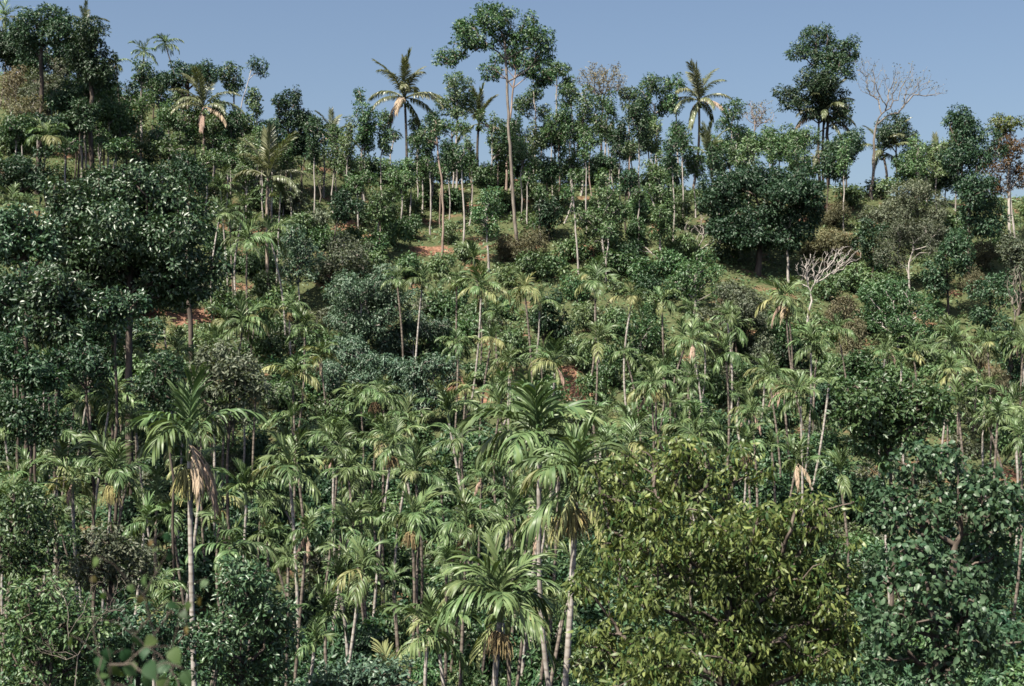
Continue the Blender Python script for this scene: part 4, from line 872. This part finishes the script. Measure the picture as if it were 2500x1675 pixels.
# ------------------------------------------------------------------ foreground
tree('yellow', [(1500, 1180, 70, 60), (1620, 1160, 130, 85), (1790, 1170, 110, 85), (1700, 1280, 210, 100), (1900, 1290, 130, 90), (2020, 1270, 90, 70), (1530, 1300, 100, 90), (1540, 1440, 150, 110), (1800, 1440, 180, 100), (2000, 1420, 110, 110), (1650, 1590, 230, 110), (1900, 1600, 200, 100), (1470, 1580, 90, 110), (2040, 1560, 80, 100), (1730, 1370, 130, 70), (1880, 1380, 110, 70), (1740, 1520, 130, 70), (1930, 1510, 110, 70), (1660, 1110, 80, 50)], nm='yellow_green_tree', lab='big yellow-green tree with drooping narrow leaves', y=33, tr=.13, per=17, leafobj=300, first=.3, dens=.68, depth=.85, curl=.5, frac=.25)
tree('broad', [(2300, 1180, 160, 100), (2430, 1250, 110, 120), (2200, 1260, 90, 60), (2400, 1400, 130, 110)], nm='broad_leaved_tree', lab='dark broad-leaved tree at the picture edge above the paler one', y=34, tr=.14, leafobj=300, dens=.8, per=18)
tree('broad', [(2230, 1380, 90, 80), (2180, 1480, 90, 100), (2320, 1480, 120, 100), (2260, 1600, 160, 80), (2430, 1560, 90, 80)], nm='broad_leaved_tree', lab='paler broad-leaved tree low in the picture corner', y=30, tr=.12, per=18, leafobj=300, dens=.75)
tree('shrubg', [(590, 1440, 95, 80), (540, 1540, 80, 90), (650, 1540, 80, 90), (590, 1640, 120, 70)], nm='glossy_shrub', lab='rounded glossy dark green shrub tree at the bottom', cat='shrub', y=34, tr=.10, per=18, leafobj=300, dens=.8)
tree('shrubg', [(880, 1650, 100, 46), (960, 1660, 70, 36), (800, 1680, 60, 40)], nm='glossy_shrub', lab='light blue-green shrub at the bottom edge of the grove', cat='shrub', y=36, tr=.06, mat='blue', leafobj=150, dens=.6)
VN = 'vine-hung thicket trees at the bottom corner'
tree('vine', [(60, 1260, 70, 80), (30, 1350, 50, 70), (110, 1340, 60, 70)], nm='thicket_tree', lab='vine-hung thicket tree below the edge palms', y=36, tr=.1, group=VN, mat='mid', dens=.75)
tree('vine', [(270, 1340, 85, 56), (220, 1390, 60, 46), (320, 1390, 55, 40)], nm='thicket_tree', lab='grey rounded bush behind two thin palm trunks', y=38, tr=.07, group=VN, dens=.8)
tree('vine', [(90, 1470, 90, 80), (180, 1520, 80, 70), (60, 1600, 80, 80), (160, 1620, 90, 60)], nm='thicket_tree', lab='twiggy small-leaved thicket in the bottom corner', y=31, tr=.07, group=VN, mat='mid', dens=.7)
tree('vine', [(330, 1520, 80, 70), (300, 1610, 80, 60), (420, 1560, 60, 70)], nm='thicket_tree', lab='tangled thicket behind the blurred near leaves', y=33, tr=.06, group=VN, mat='dark', dens=.7)
bare([(150, 1420, 110, 70), (270, 1460, 90, 60), (120, 1560, 110, 70)], (180, 1900), lab='tangle of bare brown twigs over the corner thicket', y=30, n=120, tr=.016, bark='bark_grey', top=(190, 1600), tip=.002, step=.3, wig=.04, rise=.2)
fg = [(2090, 1640, 70, 60, 'dbush', 36), (2130, 1540, 50, 60, 'dbush', 38), (2110, 1380, 46, 60, 'dbush', 44), (900, 1560, 60, 50, 'dbush', 48), (1130, 1640, 60, 40, 'bush', 52), (1320, 1620, 70, 50, 'bush', 52), (1460, 1450, 50, 60, 'dbush', 50), (1290, 1400, 50, 50, 'dbush', 58), (760, 1450, 50, 60, 'dbush', 52), (830, 1500, 46, 50, 'dbush', 54), (1060, 1440, 60, 50, 'bush', 58), (500, 1330, 60, 60, 'dbush', 50), (950, 1500, 60, 46, 'bush', 56), (1180, 1540, 60, 46, 'bush', 56), (640, 1250, 60, 50, 'dbush', 58), (780, 1200, 50, 46, 'dbush', 62), (460, 1190, 60, 50, 'dbush', 56), (1420, 1340, 50, 50, 'bush', 56), (930, 1340, 50, 40, 'bush', 62), (1090, 1200, 50, 50, 'bush', 66), (1240, 1150, 50, 46, 'dbush', 66), (130, 1140, 60, 50, 'dbush', 52), (360, 1230, 50, 50, 'dbush', 52), (860, 1420, 40, 40, 'bush', 60), (1350, 1540, 50, 40, 'lbush', 54), (720, 1620, 50, 50, 'dbush', 44), (1500, 1200, 60, 50, 'dbush', 55), (850, 1340, 40, 40, 'dbush', 60), (1020, 1600, 50, 40, 'bush', 50), (1240, 1640, 50, 40, 'bush', 48), (1180, 1400, 44, 50, 'dbush', 60)]
for px, py, rx, ry, kd, yy in fg:
    bush(kd, px, py, rx, ry * 1.2, BN[kd] + ' under the palms', 'bushes under the palm grove', H=2.2)

# blurred leafy sprigs close to the camera
def near_vine():
    r = rng_for('near')
    y0 = 5.6
    bx, by = (330 - PW / 2) * y0 / FOC, y0; bz = float(terrain(bx, by))
    e = thing('vine_shrub', (bx, by, bz), 'shrub', None, 330, 1550, 'shrub', 'blurred leafy sprigs hanging close to the camera')
    o = np.array([bx, by, bz])
    pts = [(238, 1363, 0), (223, 1410, 1), (400, 1306, 0), (407, 1360, 0), (342, 1456, 1), (411, 1475, 0), (442, 1494, 0), (461, 1471, 0), (504, 1417, 0), (488, 1460, 1), (457, 1532, 1), (250, 1448, 0), (284, 1525, 0), (330, 1556, 0), (354, 1582, 0), (377, 1556, 0), (269, 1625, 0), (242, 1606, 0), (350, 1652, 0), (385, 1660, 0), (411, 1621, 0), (434, 1667, 0), (304, 1629, 0), (238, 1652, 0), (288, 1379, 0), (315, 1429, 0), (354, 1406, 0), (377, 1340, 0), (372, 1321, 1), (196, 1529, 0), (173, 1556, 0), (420, 1585, 0), (300, 1590, 0), (262, 1585, 0), (330, 1620, 0), (400, 1690, 0), (310, 1680, 0), (450, 1640, 0), (225, 1690, 0), (270, 1670, 0), (360, 1620, 0)]
    T = []
    lm = {}
    for mt in ('near', 'near_dry'):
        lm[mt] = []
        for v in range(4):
            rr = rng_for('nl', mt, v); g = Geo(); n = 9                     # heart-shaped blade
            t = np.linspace(0, 1, n); w = .42 * np.sin(np.pi * np.clip(t * .93 + .07, 0, 1) ** .62) ** .9; w[0] = .10; w[-1] = 0
            zc = -.22 * t ** 2 * (1 + rr.random())
            V = []; 
            for k in range(n): V += [[t[k] - (.10 if k == 0 else 0), w[k], zc[k] + .10 * w[k]], [t[k], 0, zc[k]], [t[k] - (.10 if k == 0 else 0), -w[k], zc[k] + .10 * w[k]]]
            Fq = []
            for k in range(n - 1):
                a = k * 3
                for c in (0, 1): Fq += [[a + c, a + c + 1, a + c + 4], [a + c, a + c + 4, a + c + 3]]
            g.add(V, Fq, rr.random()); lm[mt].append(g.mesh('leaf', M[mt], True))
    for (px, py, dry) in pts:
        y = y0 + r.normal() * .45
        w = at(px, py, y) - o; T.append(w + np.array([0, 0, .01]))
        d = nrm(np.array([r.normal() * .6, r.normal() * .5 - .2, -.55 + r.normal() * .35])); nn = nrm(np.array([-.25, -.75, .6]) + r.normal(size=3) * .45)
        s = nrm(np.cross(nn, d)); nn = np.cross(d, s)
        l = (.040 + .025 * r.random()) * (1.15 if py > 1540 else .62)
        ob = bpy.data.objects.new('leaf', lm['near_dry' if dry else 'near'][int(r.integers(0, 4))])
        ob.matrix_local = Matrix(((d[0] * l, s[0] * l, nn[0] * l, w[0]), (d[1] * l, s[1] * l, nn[1] * l, w[1]), (d[2] * l, s[2] * l, nn[2] * l, w[2]), (0, 0, 0, 1)))
        link(ob, e)
    g = branches((0, 0, -.1), (0.0, 0, .75), T, r, .007, tip=.0012, first=.3, step=.12, wig=.02, sides=5)
    child('stems', g.mesh('stems', M['bark'], True), e)
near_vine()

# ------------------------------------------------------------------ low growth on the ground (uncountable)
def cover():
    r = rng_for('cover')
    n = 64000
    y = 42 + 116 * r.random(n) ** .8; x = (r.random(n) * 2 - 1) * (y * .38 + 3)
    z = terrain(x, y)
    keep = soil_mask(np.stack([x, y, z], 1)) < .35 + .65 * r.random(n)
    patch = np.sin(x * .55 + 1) * np.sin(y * .48) + .6 * np.sin(x * 1.7 + y * 1.1) + .5 * r.normal(size=n)
    keep &= patch > -.95
    x, y, z, patch = x[keep], y[keep], z[keep], patch[keep]; n = len(x)
    hgt = .08 + .30 * r.random(n) ** 1.5 * (1 + .6 * np.maximum(patch, 0))
    P = np.stack([x, y, z + hgt], 1)
    Nn = nrm(r.normal(size=(n, 3)) * .55 + np.array([-.05, -.25, .9])); D = r.normal(size=(n, 3)); D = nrm(D - Nn * (D * Nn).sum(1, keepdims=True))
    Ln = .34 * (.6 + .8 * r.random(n)); Wd = Ln * .55
    V, F, R_ = leaf_geo(P, D, Nn, Ln, Wd, np.clip(.5 + .22 * patch + .15 * r.normal(size=n), 0, 1), .2)
    o = bpy.data.objects.new('undergrowth', mk_mesh('undergrowth', V, F, M['cover'], R_))
    o['kind'] = 'stuff'; o['label'] = 'low leafy ground cover over the red soil slope'; link(o)
cover()

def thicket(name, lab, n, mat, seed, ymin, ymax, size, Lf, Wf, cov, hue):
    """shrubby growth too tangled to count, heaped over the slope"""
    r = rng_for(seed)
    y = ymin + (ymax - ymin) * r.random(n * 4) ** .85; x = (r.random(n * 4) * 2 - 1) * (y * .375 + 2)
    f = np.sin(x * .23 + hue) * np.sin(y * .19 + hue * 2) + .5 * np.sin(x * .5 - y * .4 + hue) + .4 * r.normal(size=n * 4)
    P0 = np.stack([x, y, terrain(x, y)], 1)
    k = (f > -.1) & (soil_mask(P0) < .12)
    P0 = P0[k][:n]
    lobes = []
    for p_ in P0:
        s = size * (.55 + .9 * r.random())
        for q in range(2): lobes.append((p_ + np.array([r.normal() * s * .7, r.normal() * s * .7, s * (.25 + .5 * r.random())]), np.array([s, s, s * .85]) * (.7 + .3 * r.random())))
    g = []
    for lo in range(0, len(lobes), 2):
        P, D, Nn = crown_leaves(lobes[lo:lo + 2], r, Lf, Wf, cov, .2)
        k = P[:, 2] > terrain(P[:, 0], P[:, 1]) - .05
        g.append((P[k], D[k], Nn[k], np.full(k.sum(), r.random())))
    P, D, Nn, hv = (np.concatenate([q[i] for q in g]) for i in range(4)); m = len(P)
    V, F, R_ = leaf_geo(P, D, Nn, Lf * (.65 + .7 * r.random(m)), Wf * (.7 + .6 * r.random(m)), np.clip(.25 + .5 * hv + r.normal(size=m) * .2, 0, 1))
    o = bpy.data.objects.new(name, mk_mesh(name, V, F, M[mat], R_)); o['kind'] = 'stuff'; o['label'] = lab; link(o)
thicket('undergrowth', 'tangled mid-green undergrowth between the trees', 360, 'mid', 'th1', 44, 118, .95, .30, .15, .75, 0)
thicket('undergrowth', 'pale green weedy undergrowth on the open slope', 340, 'light', 'th2', 85, 154, .7, .30, .15, .7, 2.1)
thicket('undergrowth', 'undergrowth beneath the palm grove, leaves coloured dark for shade', 330, 'dark', 'th3', 44, 104, 1.3, .36, .18, .7, 4.2)  # dark leaf colour imitates the shaded gaps below the palms
thicket('undergrowth', 'greyish scrub mixed into the slope growth', 240, 'grey', 'th4', 55, 125, .8, .28, .12, .7, 1.1)

# ------------------------------------------------------------------ labels that single each thing out
MARKS = [(330, 560, 'the biggest glossy tree'), (461, 1062, 'the pink-fronded tall palm'), (1720, 1340, 'the yellow-green tree'), (2300, 1250, 'the dark broad-leaved tree'), (590, 1540, 'the rounded glossy shrub'), (1210, 80, 'the tallest open tree'), (1400, 950, 'the red soil bank'), (2180, 210, 'the bare forked ridge tree'), (2000, 650, 'the white-branched tree'), (900, 750, 'the dense blue-green tree'), (1850, 510, 'the wide domed tree'), (988, 240, 'the dark-trunked coconut'), (560, 930, 'the brownish grey bush'), (2160, 1000, 'the wide low dark bush'), (1360, 1110, 'the large overlapping palm pair'), (1226, 1462, 'the broad bottom palm'), (654, 435, 'the large erect coconut'), (1706, 246, 'the curving-trunk coconut'), (230, 130, 'the very dark ridge tree'), (2370, 400, 'the tall dark ridge mass'), (1470, 530, 'the pale green slope tree'), (2200, 760, 'the round right-slope tree'), (1185, 520, 'the forked white stem'), (1008, 1262, 'the large drooping grove palm'), (100, 1500, 'the corner thicket'), (496, 262, 'the left ridge coconut'), (1790, 760, 'the grey-green right-slope tree'), (1050, 930, 'the blue-green shrub tree'), (277, 1152, 'the wide two-bunch palm')]
def auto_label(t):
    best = sorted(MARKS, key=lambda m: (m[0] - t['px']) ** 2 + (1.2 * (m[1] - t['py'])) ** 2)
    m = best[0]
    dx, dy = t['px'] - m[0], t['py'] - m[1]
    if abs(dx) > 1.5 * abs(dy): rel = 'left of' if dx < 0 else 'right of'
    elif abs(dy) > 1.5 * abs(dx): rel = 'above' if dy < 0 else 'below'
    else: rel = ('above left of' if dx < 0 else 'above right of') if dy < 0 else ('below left of' if dx < 0 else 'below right of')
    return t['phrase'] + ', ' + rel + ' ' + m[2]
by = {}
for t in THINGS:
    t['auto'] = t['label'] or auto_label(t); by.setdefault(t['auto'], []).append(t)
ORD = ['', 'second', 'third', 'fourth', 'fifth', 'sixth', 'seventh', 'eighth', 'ninth', 'tenth']
for k, ts in by.items():
    if len(ts) == 1: ts[0]['o']['label'] = k; continue
    xs = [t['px'] for t in ts]; ys = [t['py'] for t in ts]
    hor = max(xs) - min(xs) >= max(ys) - min(ys)
    ts.sort(key=lambda t: t['px'] if hor else t['py'])
    for i, t in enumerate(ts):
        if i == 0: w = 'leftmost' if hor else 'uppermost'
        elif i == len(ts) - 1: w = 'rightmost' if hor else 'lowest'
        elif len(ts) == 3: w = 'middle'
        else: w = ORD[i] + (' from left' if hor else ' from top')
        t['o']['label'] = w + ' ' + k
